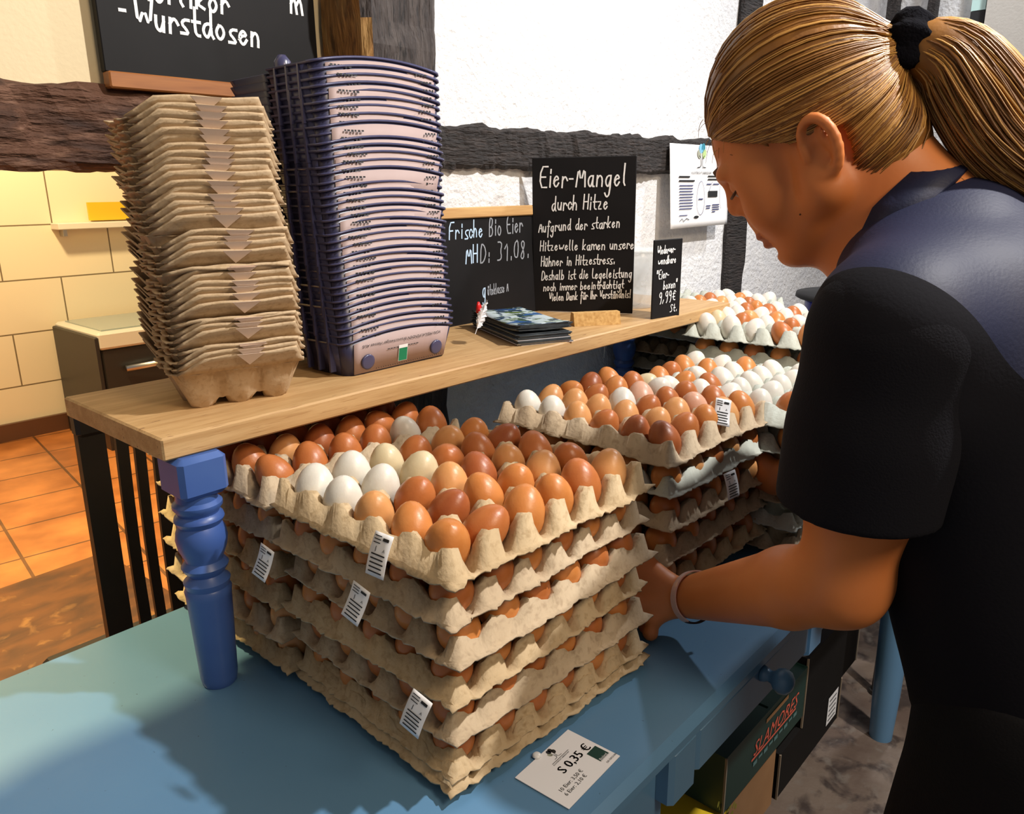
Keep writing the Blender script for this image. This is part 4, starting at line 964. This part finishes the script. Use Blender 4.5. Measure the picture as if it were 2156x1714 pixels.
# date slips stuck between trays
def slip(pos, xdir, up, label, s_=1.0, sd=0):
    t = empty('date_slip', pos, label, 'date slip', 0, 'printed date slips on the trays'); r = random.Random(sd)
    Vs, Fs = grid_sheet(lambda u, v: ((u-.5)*.022*s_, (v-.5)*.036*s_, .0016*math.sin(v*PI)*(-1)**sd), 3, 8)
    L = frame_from((0, 0, 0), xdir, up); me = mk('sheet', (Vs, Fs), M['paper'], True, .0003); o = part(me, t); o.matrix_local = L
    mb = MB()
    for k in range(5): bar(mb, -.008*s_, (-.015+k*.0036)*s_, (.008-.001*(k % 2))*s_, (-.0138+k*.0036)*s_)
    for k in range(3): bar(mb, -.009*s_, (.009+k*.0028)*s_, (-.001)*s_, (.0098+k*.0028)*s_)
    bar(mb, .001*s_, .012*s_, .008*s_, .0145*s_); print_text(mb, '1', -.006*s_, .002*s_, .007*s_); print_text(mb, 'A', .004*s_, .003*s_, .004*s_)
    mb.V = [(x, y, z+.0016*math.sin((y/(.036*s_)+.5)*PI)*(-1)**sd) for x, y, z in mb.V]
    o = mb.build('print', M['ink'], t); o.matrix_local = L
SX = Vector((.05, -1, 0)); SU = Vector((.25, .05, 1))
slip((-.023, .062, T+.247), SX, Vector((.42, .05, 1)), 'printed slip on the left rim of the front top tray', 1.12, 0)
slip((-.030, .262, T+.176), Vector((.1, -1, -.25)), Vector((.3, -.2, 1)), 'printed slip low on the stack half under the shelf', 1.05, 1)
slip((-.032, .092, T+.190), Vector((.1, -1, -.3)), Vector((.3, -.25, 1)), 'printed slip between the third and fourth front trays', 1.05, 1)
slip((-.036, .006, T+.112), Vector((.1, -1, -.3)), Vector((.3, -.25, 1)), 'printed slip by the bottom near corner of the front stack', 1.08, 0)
slip((.575, .026, T+.258), Vector((.75, -.65, -.25)), Vector((-.1, .55, .8)), 'printed slip standing against eggs at the middle stack rim', 1.1, 1)
slip((.560, -.002, T+.158), Vector((1, -.25, .1)), Vector((.1, .2, 1)), 'printed slip halfway down the middle stack', 1.1, 0)
# ================================================================== the person bending over the table
PERSON = empty('person', (.50, -.40, 0), 'person in navy shirt with blond ponytail bending over trays, holding the middle stack', 'person')
def prel(o): o.location = Vector(o.location)-PERSON.location; o.parent = PERSON; return o
def A3(x, y, z): return np.array((x, y, T+z))
HY, HP = math.radians(103.5), math.radians(31.5)
hd = np.array((math.cos(HY), math.sin(HY), 0)); zz = np.array((0, 0, 1.0))
HF = math.cos(HP)*hd-math.sin(HP)*zz; HU = math.cos(HP)*zz+math.sin(HP)*hd; HL = np.cross(HU, HF)
RL = math.radians(-2.6); HL, HU = math.cos(RL)*HL+math.sin(RL)*HU, -math.sin(RL)*HL+math.cos(RL)*HU
HO = A3(.469, -.118, .6063)
HA = np.stack([HF, HL, HU], 1)
HS = .983
def Hd(f, l, u): return HO+HS*(f*HF+l*HL+u*HU)
SL_, SR_ = A3(.322, -.258, .440), A3(.672, -.206, .446)
EL_, ER_ = A3(.335, -.236, .178), A3(.775, -.190, .205)
WL_, WR_ = A3(.400, -.020, .052), A3(.694, -.010, .130)
NB = A3(.494, -.222, .512)
def build_body(res):
    f = Field((.22, -.56, T+.0), (.88, .16, T+.80), res)
    # ---- head
    def E(c, r, k=.012, sub=False): f.ell(Hd(*c), [x*HS for x in r], HA, k, sub)
    def C(a, b, r1, r2, k=.010, sub=False): f.cone(Hd(*a), Hd(*b), r1*HS, r2*HS, k, sub)
    E((-.010, 0, .055), (.091, .077, .096)); E((.048, 0, .048), (.050, .060, .050), .02); E((.045, 0, -.012), (.050, .061, .060), .02)
    E((.040, 0, -.050), (.050, .050, .046), .02)
    for s in (-1, 1):
        C((.004, s*.060, -.040), (.066, s*.018, -.086), .020, .015, .022); C((.0, s*.062, .0), (.004, s*.060, -.042), .016, .019, .02)
        E((.064, s*.034, -.024), (.026, .026, .030), .018); C((.090, s*.040, .030), (.098, s*.010, .031), .010, .009, .014)
        E((.060, s*.050, .010), (.022, .014, .024), .02)
    E((.072, 0, -.086), (.017, .020, .015), .014); C((.082, 0, -.030), (.080, 0, -.062), .018, .015, .014)
    C((.095, 0, .024), (.103, 0, -.003), .008, .0105, .010); E((.1035, 0, -.009), (.0105, .011, .0095), .006)
    for s in (-1, 1): E((.0955, s*.0115, -.0145), (.0098, .0068, .0075), .005)
    for s in (-1, 1):
        E((.101, s*.031, .013), (.014, .017, .009), .008, True); E((.0795, s*.031, .012), (.0155, .0165, .0125), .004)
    for s in (-1, 1): E((.097, s*.0062, -.0210), (.0055, .0042, .0042), .003, True)
    E((.0930, 0, -.0520), (.0085, .021, .0052), .004); E((.0895, 0, -.0640), (.0090, .018, .0062), .004); E((.100, 0, -.0578), (.006, .024, .0014), .003, True)
    E((.0885, 0, -.0745), (.008, .020, .0045), .006, True)
    # ---- ears
    for s in (-1, 1):
        def ep(a, rx, ry, off): return (-.012+rx*math.cos(a)*1.0-.10*ry*math.sin(a), s*(.0735+off), -.002+ry*math.sin(a))
        n = 14; pr = None
        for i in range(n+1):
            a = math.radians(-70-(-40)) if False else math.radians(-52+ (-0) + (i/n)*0)
            t = i/n; a = math.radians(155-270*t)         # from the root above the canal over the top and round the back
            p_ = ep(a, -.0170, .0290, .006+.013*(1 if 0 else max(0, math.sin(PI*min(1, t*1.1)))))
            if pr is not None: C(pr, p_, .0050, .0050, .004)
            pr = p_
        E((-.004, s*.077, -.026), (.0080, .0055, .0110), .006)
        E((-.013, s*.0765, .001), (.0145, .007, .0235), .006)
        C((-.018, s*.0835, .014), (-.021, s*.0835, -.011), .0038, .0038, .005)
        E((-.007, s*.0880, -.005), (.0085, .0085, .0110), .005, True); E((-.010, s*.0900, .0150), (.0085, .006, .0070), .005, True)
        C((.0045, s*.078, -.006), (.003, s*.080, .002), .005, .005, .004)
    # ---- neck and trunk
    f.cone(Hd(-.030, 0, -.045), NB, .053, .058, .03); f.cone(Hd(.02, 0, -.055), NB+np.array((0, .03, -.03)), .040, .050, .03)
    f.cone(Hd(-.05, 0, -.02), NB+np.array((0, -.03, .0)), .045, .050, .03)
    f.cone(NB, SL_+np.array((.06, .0, .0)), .050, .050, .05); f.cone(NB, SR_+np.array((-.06, .0, .0)), .050, .050, .05)
    for dx in (-.07, .07): f.cone(A3(.50+dx, -.27, .41), A3(.505+dx, -.40, .08), .085, .095, .05)
    # ---- arms
    for S, E_, W_, s in ((SL_, EL_, WL_, 1), (SR_, ER_, WR_, -1)):
        f.cone(S, S*.45+E_*.55, .056, .051, .03); f.cone(S*.5+E_*.5, E_, .051, .043, .03)
        f.cone(E_, E_*.72+W_*.28, .041, .045, .025); f.cone(E_*.72+W_*.28, W_, .045, .0255, .008)
    # ---- hands
    def hand(W_, pts, thumb, pr):
        W_ = np.array(W_)
        for k, (mcp, pip, dip, tip) in enumerate(pts):
            r = (.0100, .0102, .0096, .0084)[k]
            f.cone(W_, mcp, .0195, .0118, .007); f.cone(mcp, pip, r+.0015, r, .005); f.cone(pip, dip, r, r*.92, .004); f.cone(dip, tip, r*.92, r*.78, .004)
            f.ell(mcp, (r+.0040,)*3, np.eye(3), .005); f.ell(pip, (r+.0012,)*3, np.eye(3), .004)
        a, b, c, d = thumb; f.cone(a, b, .017, .0145, .012); f.cone(b, c, .0135, .0115, .006); f.cone(c, d, .0115, .0095, .004)
    hand(WL_, [[A3(.368, .050, .084), A3(.370, .088, .086), A3(.384, .108, .082), A3(.397, .120, .078)],
               [A3(.361, .048, .066), A3(.360, .088, .060), A3(.374, .110, .054), A3(.390, .120, .050)],
               [A3(.357, .024, .044), A3(.345, .034, .023), A3(.358, .052, .014), A3(.374, .062, .011)],
               [A3(.366, .002, .030), A3(.357, .000, .0128), A3(.369, .016, .0095), A3(.382, .028, .0090)]],
         [A3(.394, .004, .068), A3(.388, .034, .090), A3(.396, .062, .096), A3(.405, .084, .096)], 1)
    hand(WR_, [[A3(.712, .055, .165), A3(.706, .092, .168), A3(.698, .108, .162), A3(.688, .116, .156)],
               [A3(.718, .060, .145), A3(.712, .100, .146), A3(.702, .118, .140), A3(.690, .124, .134)],
               [A3(.718, .056, .124), A3(.712, .094, .122), A3(.702, .112, .116), A3(.690, .118, .112)],
               [A3(.714, .046, .106), A3(.708, .076, .100), A3(.700, .092, .096), A3(.690, .098, .092)]],
         [A3(.694, .010, .150), A3(.694, .040, .172), A3(.690, .064, .176), A3(.686, .084, .174)], -1)
    V, Q = f.mesh(); o = np_mesh('body', V, Q, [M['skin'], M['lip']], None, 2)
    me = o.data; C_ = np.zeros(len(me.polygons)*3); me.polygons.foreach_get('center', C_); C_ = (C_.reshape(-1, 3)-HO) @ HA/HS
    mi = ((C_[:, 0] > .086) & (abs(C_[:, 1]) < .022) & (C_[:, 2] < -.047) & (C_[:, 2] > -.070)).astype(np.int32)
    me.polygons.foreach_set('material_index', mi); return prel(o)
build_body(.0026)
# ---- face details
def hair_curve(name, pts, rads, m, n=6):
    mb = MB(); mb.tube([tuple(Hd(*p)) for p in pts], rads, n); return prel(mb.build(name, m, None, True))
for s in (-1, 1):
    hair_curve('eyebrow', [(.104, s*.014, .034), (.102, s*.026, .039), (.094, s*.040, .039), (.084, s*.050, .033)], [.0016, .0024, .0022, .001], M['brow'])
    hair_curve('eyelashes', [(.0955, s*.020, .0075), (.0985, s*.030, .0030), (.0930, s*.041, .0040), (.086, s*.047, .0075)], [.0010, .0018, .0018, .0010], M['brow'])
    mb = MB(); mb.lathe([(.0001, -.008), (.006, -.0055), (.008, 0), (.006, .0055), (.0001, .008)], n=16); o = mb.build('eye', M['eyewhite'], None, True); o.location = Hd(.0865, s*.031, .0065); prel(o)
mb = MB(); mb.lathe([(.0001, -.0012), (.0012, 0), (.0001, .0012)], n=8); o = mb.build('mole', M['brow'], None, True); o.location = Hd(.038, .0640, -.052); prel(o)
# ---- hair: a close cap, combed strands, a tie and a ponytail
HC = (-.009, 0, .057); HR = (.0995, .0855, .104)
TIE = (-.118, 0, .046)
def build_hair():
    f = Field(Hd(-.02, 0, .04)-.19, Hd(-.02, 0, .04)+.17, .003)
    f.ell(Hd(*HC), HR, HA, .01); 
    n1 = -.655*HF+.756*HU
    f.ell(Hd(-.050, 0, -.018), (.058, .066, .072), HA, .02)
    f.cone(Hd(-.080, 0, .05), Hd(-.114, 0, .046), .045, .018, .02)
    global HAIRF; HAIRF = (f.lo.copy(), f.res, f.F.copy())
    # keep only above the hair line: front plane, and everything behind the ears
    sl, X, Y, Z = f.block(f.lo, f.lo+f.n*f.res)
    P = [X-HO[0], Y-HO[1], Z-HO[2]]; cf = sum(P[i]*HF[i] for i in range(3)); cl = sum(P[i]*HL[i] for i in range(3)); cu = sum(P[i]*HU[i] for i in range(3))
    front = -(-.655*cf+.756*cu-.005-.030*np.clip(1-np.abs(cl)/.06, -1, 1)*(cf > .03)); back = np.maximum(cf+.048+.35*np.clip(-.02-cu, 0, .05), -(cu+.108+.5*(cf+.05)))
    keep = np.minimum(front, back)
    ear = np.maximum(-(np.sqrt(((cf+.008)/.030)**2+((cu-.0)/.040)**2)-1)*.03, -1)
    f.F = np.maximum(np.maximum(f.F, keep), ear).astype(np.float32)
    V, Q = f.mesh(); return prel(np_mesh('hair', V, Q, M['hair'], None, 2))
HAIR = build_hair()
def on_hair(p, h):
    lo, res, F = HAIRF; p = np.array(p, float)
    def sd(q):
        g = (q-lo)/res; i = np.clip(np.floor(g).astype(int), 0, np.array(F.shape)-2); t = g-i; v = 0
        for a in (0, 1):
            for b in (0, 1):
                for c in (0, 1): v += F[i[0]+a, i[1]+b, i[2]+c]*(t[0] if a else 1-t[0])*(t[1] if b else 1-t[1])*(t[2] if c else 1-t[2])
        return v
    for _ in range(2):
        d = sd(p); g = np.array([sd(p+e)-sd(p-e) for e in np.eye(3)*.004]); g /= np.linalg.norm(g)+1e-9
        if d < .05: p = p-g*(d-h)
    return p
def strand_tube(mb, pts, r, mi, n=4): mb.tube(pts, [r*.5]+[r]*(len(pts)-2)+[r*.6], n, mi)
def strands():
    r = np.random.RandomState(4); mb = MB(); c = np.array(HC); R_ = np.array(HR)
    dT = (np.array(TIE)-c)/R_; dT /= np.linalg.norm(dT)
    for k in range(1150):
        s = 1 if r.rand() < .62 else -1
        t = r.rand()
        if t < .62:      # along the front hair line, forehead centre -> temple -> over the ear
            q = r.rand(); ff = .094-.098*q**.9; uu = .082-.068*min(1, q*1.25)+(.032 if q > .86 else 0); ll = s*(.086*min(1, (q*1.4)**.55))
        elif t < .86:    # behind the ear and the nape
            q = r.rand(); ff = -.036-.022*q; uu = .012-.112*q; ll = s*(.078-.066*r.rand()*q)
        else:            # crown, fly-away layer
            a = r.uniform(-1.2, 1.2); ff = .06-.10*r.rand(); ll = .07*math.sin(a); uu = .14
        d0 = (np.array((ff, ll, uu))-c)/R_; d0 /= np.linalg.norm(d0); om = math.acos(np.clip(d0 @ dT, -1, 1)); pts = []
        ph = r.uniform(0, 6); am = r.uniform(.0, .030); lift = r.uniform(1.0, 1.022) if t < .86 else r.uniform(1.01, 1.04); sag = r.uniform(-.02, .10)*(1 if t < .62 else 0)
        N = 15; hh = r.uniform(.0, .0028)
        for i in range(N):
            x = i/(N-1); d = (math.sin((1-x)*om)*d0+math.sin(x*om)*dT)/math.sin(om)
            d = d+np.array((0, 0, -sag*math.sin(PI*x)))+am*.4*np.array((0, math.sin(ph+5*x), math.cos(ph+4*x)))*math.sin(PI*x); d /= np.linalg.norm(d)
            rad = lift
            p_ = c+d*R_*rad
            if x > .72: w_ = ((x-.72)/.28)**1.5; p_ = p_*(1-w_)+(np.array(TIE)+np.array((.004, r.normal(0, .007), r.normal(0, .009))))*w_
            pts.append(tuple(on_hair(Hd(*p_), hh) if i < N-1 else Hd(*p_)))
        strand_tube(mb, pts, r.uniform(.0004, .0011), int(r.choice((0, 0, 0, 1, 1, 2))))
    return prel(mb.build('combed_strands', [M['hair'], M['hairl'], M['haird']], None, True))
strands()
TP = Hd(*TIE)
PT = [np.array(TP), A3(.490, -.209, .702), A3(.499, -.236, .686), A3(.506, -.262, .652), A3(.512, -.288, .616), A3(.520, -.318, .586), A3(.530, -.352, .560), A3(.540, -.392, .532)]
PR = [.013, .028, .038, .043, .042, .037, .030, .014]
def cat(P, x):
    n = len(P)-1; i = min(int(x*n), n-1); t = x*n-i; p0, p1, p2, p3 = P[max(i-1, 0)], P[i], P[i+1], P[min(i+2, n)]
    return .5*((2*p1)+(-p0+p2)*t+(2*p0-5*p1+4*p2-p3)*t*t+(-p0+3*p1-3*p2+p3)*t**3)
def ponytail():
    lo = np.min(PT, 0)-.08; hi = np.max(PT, 0)+.08; f = Field(lo, hi, .004)
    for i in range(28): x, y = i/28, (i+1)/28; f.cone(cat(PT, x), cat(PT, y), cat(PR, x)*.86, cat(PR, y)*.86, .01)
    V, Q = f.mesh(); prel(np_mesh('ponytail', V, Q, M['hair'], None, 2))
    r = np.random.RandomState(8); mb = MB()
    for k in range(620):
        a = r.uniform(0, 2*PI); q = r.uniform(.80, 1.04); tw = r.uniform(-.5, .5); x1 = r.uniform(.75, 1.0); pts = []; fr = r.uniform(0, .012)
        for i in range(18):
            x = x1*i/17; p_ = cat(PT, x); tg = cat(PT, min(x+.02, 1))-cat(PT, max(x-.02, 0)); tg /= np.linalg.norm(tg)
            s1 = np.cross(tg, (1, 0, 0)); s1 /= np.linalg.norm(s1); s2 = np.cross(tg, s1); an = a+tw*x
            rad = cat(PR, x)*q+fr*x*x; pts.append(tuple(p_+rad*(math.cos(an)*s1+math.sin(an)*s2)))
        strand_tube(mb, pts, r.uniform(.0005, .0014), int(r.choice((0, 0, 1, 1, 2))))
    prel(mb.build('ponytail_strands', [M['hair'], M['hairl'], M['haird']], None, True))
    mb = MB(); r2 = random.Random(3)
    for k in range(60):       # flyaway wisps at nape and brow
        s = 1; nap = k < 34
        b0 = np.array((-.055-.04*r2.random(), .050*(1-r2.random()*.8), -.05-.06*r2.random())) if nap else np.array((.085-.05*r2.random(), .03+.045*r2.random(), .10-.06*r2.random()))
        dv = np.array((r2.gauss(-.3, .5), r2.gauss(.25, .2), r2.gauss(-.5, .4))) if nap else np.array((r2.gauss(.5, .3), r2.gauss(.1, .2), r2.gauss(.1, .5)))
        L = r2.uniform(.015, .04); pts = [tuple(Hd(*(b0+dv*L*t+np.array((0, 0, -.012*t*t))))) for t in (0, .3, .6, 1)]; mb.tube(pts, [.0004, .0004, .0003, .0002], 3, r2.choice((0, 1)))
    prel(mb.build('flyaway_hair', [M['hair'], M['hairl']], None, True))
ponytail()
def scrunchie():
    mb = MB(); r = random.Random(4); ax = (PT[1]-PT[0]); ax /= np.linalg.norm(ax); s1 = np.cross(ax, (1, 0, 0)); s1 /= np.linalg.norm(s1); s2 = np.cross(ax, s1); V = []; F = []
    N, m_ = 40, 12; c = TP+ax*.002
    for i in range(N):
        a = 2*PI*i/N
        for k in range(m_):
            b = 2*PI*k/m_; rr_ = .0150*(1+.16*math.sin(a*7)+.10*r.uniform(-1, 1)); d = math.cos(a)*s1+math.sin(a)*s2
            V.append(tuple(c+d*(.020+rr_*math.cos(b))+ax*(rr_*1.25*math.sin(b))))
    for i in range(N):
        for k in range(m_): F.append((i*m_+k, i*m_+(k+1) % m_, ((i+1) % N)*m_+(k+1) % m_, ((i+1) % N)*m_+k))
    prel(mesh_obj('hair_tie', V, F, M['fuzz'], None, True))
scrunchie()
# ---- clothing
def folds(o, amp, seed, freq=22):
    me = o.data; n = len(me.vertices); P = np.zeros(n*3); me.vertices.foreach_get('co', P); P = P.reshape(-1, 3); N = np.zeros(n*3); me.vertices.foreach_get('normal', N); N = N.reshape(-1, 3)
    r = np.random.RandomState(seed); d = np.zeros(n)
    for k in range(7):
        v = r.normal(0, 1, 3); v /= np.linalg.norm(v); ph = r.uniform(0, 6)
        d += np.sin(P @ v*freq*r.uniform(.6, 2.2)+ph+1.5*np.sin(P @ r.normal(0, 1, 3)*9))
    P = P+N*(amp*d/4)[:, None]; me.vertices.foreach_set('co', P.ravel()); me.update()
SEAM = A3(.288, -.256, .498); _d1 = np.array((.011, -.112, -.045)); _d1 /= np.linalg.norm(_d1); SEAMN = np.array((-.72, .0, -.70)); SEAMN -= _d1*(SEAMN @ _d1); SEAMN /= np.linalg.norm(SEAMN)
def shirt_material():
    m = mat('navy_and_black_shirt', (.011, .015, .048), .6, bump=.15, bscale=300, spec=.35); nt = m.node_tree; b = nt.nodes['Principled BSDF']
    tc = nt.nodes.new('ShaderNodeTexCoord'); sp = nt.nodes.new('ShaderNodeSeparateXYZ'); nt.links.new(tc.outputs['Object'], sp.inputs[0])
    def mth(op, a, c=None):
        n = nt.nodes.new('ShaderNodeMath'); n.operation = op
        for i, v in enumerate((a, c)):
            if v is None: continue
            if isinstance(v, (int, float)): n.inputs[i].default_value = v
            else: nt.links.new(v, n.inputs[i])
        return n.outputs[0]
    fx = mth('SUBTRACT', .495, mth('ABSOLUTE', mth('SUBTRACT', sp.outputs[0], .495)))
    k = float(-(SEAM @ SEAMN)); s_ = mth('ADD', mth('MULTIPLY', fx, float(SEAMN[0])), mth('MULTIPLY', sp.outputs[1], float(SEAMN[1])))
    s_ = mth('ADD', mth('ADD', s_, mth('MULTIPLY', sp.outputs[2], float(SEAMN[2]))), k); g = mth('GREATER_THAN', s_, 0.0)
    mx = nt.nodes.new('ShaderNodeMix'); mx.data_type = 'RGBA'; nt.links.new(g, mx.inputs['Factor']); mx.inputs['A'].default_value = (.011, .015, .048, 1); mx.inputs['B'].default_value = (.006, .006, .010, 1)
    nt.links.new(mx.outputs['Result'], b.inputs['Base Color']); nt.links.new(mth('ADD', mth('MULTIPLY', g, .3), .6), b.inputs['Roughness']); nt.links.new(mth('SUBTRACT', .35, mth('MULTIPLY', g, .15)), b.inputs['Specular IOR Level'])
    return m
M['shirt'] = shirt_material()
def shirt():
    f = Field((.22, -.62, T+.0), (.86, -.04, T+.64), .0045)
    for dx, dy in ((-.075, 0), (.075, .02)):
        f.cone(A3(.50+dx, -.275+dy, .41), A3(.505+dx, -.40, .07), .098, .112, .06); f.cone(A3(.50+dx, -.31+dy, .44), A3(.505+dx, -.45, .10), .085, .10, .06)
    f.cone(NB+np.array((0, -.01, -.02)), SL_+np.array((.035, 0, .0)), .070, .073, .05); f.cone(NB+np.array((0, -.01, -.02)), SR_+np.array((-.035, 0, .0)), .070, .073, .05)
    f.cone(NB+np.array((0, -.05, -.01)), A3(.50, -.33, .45), .062, .10, .05)
    for S, s in ((SL_, -1), (SR_, 1)): f.cone(S, S+np.array((s*-.01, .0, -.05)), .070, .070, .04)
    # neck opening
    ax = Hd(-.01, 0, -.03)-NB; ax /= np.linalg.norm(ax)
    f.half(NB+ax*.052+np.array((0, .0, .0)), ax)
    f.cone(NB-ax*.03, NB+ax*.14, .056, .066, .004, True)
    f.half(A3(0, 0, .03), (0, 0, -1))
    V, Q = f.mesh(); o = np_mesh('shirt', V, Q, [M['shirt']], None, 3); folds(o, .0022, 3)
    prel(o)
    for S, E_, s, nm in ((SL_, EL_, -1, 'sleeve'), (SR_, ER_, 1, 'sleeve')):
        f = Field(np.minimum(S, E_)-.12, np.maximum(S, E_)+.12, .004); d = E_-S; L = np.linalg.norm(d); d /= L
        f.cone(S+np.array((s*-.004, 0, -.004)), S+d*L*.62, .076, .070, .03); f.cone(S+d*L*.4, S+d*L*.9, .071, .073, .03)
        f.half(S+d*L*.655, d*.96+np.array((0, -.05, .0))); 
        f.cone(S+d*L*.54, S+d*L*.80, .0605, .0625, .004, True)
        g = -SEAMN*np.array((-s, 1, 1)); q_ = SEAM if s < 0 else np.array((.99-SEAM[0], SEAM[1]+.05, SEAM[2])); f.half(q_, g)
        V, Q = f.mesh(); o = np_mesh(nm, V, Q, M['blackcloth'], None, 3); folds(o, .0016, 5, 16); prel(o)
        # hem seam
        c = S+d*L*.615; a1 = np.cross(d, (0, 0, 1)); a1 /= np.linalg.norm(a1); a2 = np.cross(d, a1)
        mb = MB(); mb.tube([tuple(c+.0728*(math.cos(2*PI*k/40)*a1+math.sin(2*PI*k/40)*a2)) for k in range(41)], .0012, 5, cap=False); prel(mb.build('hem_seam', M['blackcloth'], None, True))
    # stand collar with open points
    mb = MB(); V = []; F = []; n = 44; a1 = np.cross(ax, (1, 0, 0)); a1 /= np.linalg.norm(a1); a2 = np.cross(ax, a1)
    front = (hd-ax*(hd @ ax)); front /= np.linalg.norm(front); side = np.cross(ax, front)
    for i in range(n+1):
        a = math.radians(14)+(2*PI-math.radians(28))*i/n; d = math.cos(a)*front+math.sin(a)*side; fr = max(0, math.cos(a))
        for (rad, h) in ((.0655, .022), (.067, .056-.014*fr), (.0715, .058-.014*fr), (.083+.012*fr, .024-.016*fr), (.079+.010*fr, .020-.016*fr), (.069, .044-.014*fr)):
            V.append(tuple(NB+d*rad+ax*(h-.004)+front*.012*fr-ax*.020*fr))
    for i in range(n):
        for k in range(6): F.append((i*6+k, i*6+(k+1) % 6, (i+1)*6+(k+1) % 6, (i+1)*6+k))
    F += [(5, 4, 3, 2, 1, 0), tuple(n*6+k for k in range(6))]
    prel(mesh_obj('collar', V, F, M['navy'], None, True))
shirt()
def trousers():
    f = Field((.24, -.62, .0), (.80, -.16, T+.14), .007)
    for s in (-1, 1):
        x = .500+s*.090
        f.cone((x, -.42, T+.06), (x-.01, -.36, T-.30), .110, .092, .05); f.cone((x-.01, -.36, T-.30), (x, -.42, .04), .080, .066, .04)
    f.cone((.43, -.43, T+.06), (.58, -.43, T+.06), .112, .112, .05); f.half((0, 0, .025), (0, 0, -1)); f.half((0, 0, T+.115), (0, 0, 1))
    V, Q = f.mesh(); o = np_mesh('trousers', V, Q, M['trouser'], None, 2); folds(o, .003, 7, 14); prel(o)
    for s in (-1, 1):
        mb = MB(); x = .505+s*.085; fs = Field((x-.08, -.52, 0), (x+.08, -.18, .12), .006)
        fs.cone((x, -.44, .045), (x, -.30, .035), .042, .036, .03); fs.cone((x, -.30, .032), (x, -.245, .03), .036, .028, .02); fs.half((0, 0, .003), (0, 0, -1))
        V, Q = fs.mesh(); prel(np_mesh('shoe', V, Q, M['darkgrey'], None, 1))
trousers()
# ---- bracelet on the near wrist
def bracelet():
    d = WL_-EL_; d /= np.linalg.norm(d); c = WL_-d*.024; a1 = np.cross(d, (0, 0, 1)); a1 /= np.linalg.norm(a1); a2 = np.cross(d, a1)
    def arc(t0, t1, r_, w_, th, m, name, off=0, n=22):
        V = []; F = []
        for i in range(n+1):
            a = t0+(t1-t0)*i/n; u = math.cos(a)*a1+math.sin(a)*a2
            for rr_, ww in ((r_, -w_), (r_+th, -w_), (r_+th, w_), (r_, w_)): V.append(tuple(c+u*rr_+d*(ww+off+.006*math.cos(a-2.2))))
        for i in range(n):
            for k in range(4): F.append((4*i+k, 4*i+(k+1) % 4, 4*i+4+(k+1) % 4, 4*i+4+k))
        F += [(3, 2, 1, 0), tuple(4*n+k for k in range(4))]
        o = mesh_obj(name, V, F, m, None, False); return o
    t = empty('bracelet', (0, 0, 0), 'rose gold bangle with dark leather strap on the near wrist', 'bracelet')
    for (a, b, r_, w_, th, m, nm) in ((2.2, 5.4, .0312, .0046, .0018, M['rosegold'], 'bangle'), (5.4, 8.5, .0312, .0026, .0024, M['leather'], 'strap'), (5.9, 6.25, .0320, .0030, .0026, M['steel'], 'clasp')):
        o = arc(a, b, r_, w_, th, m, nm); o.parent = t
bracelet()
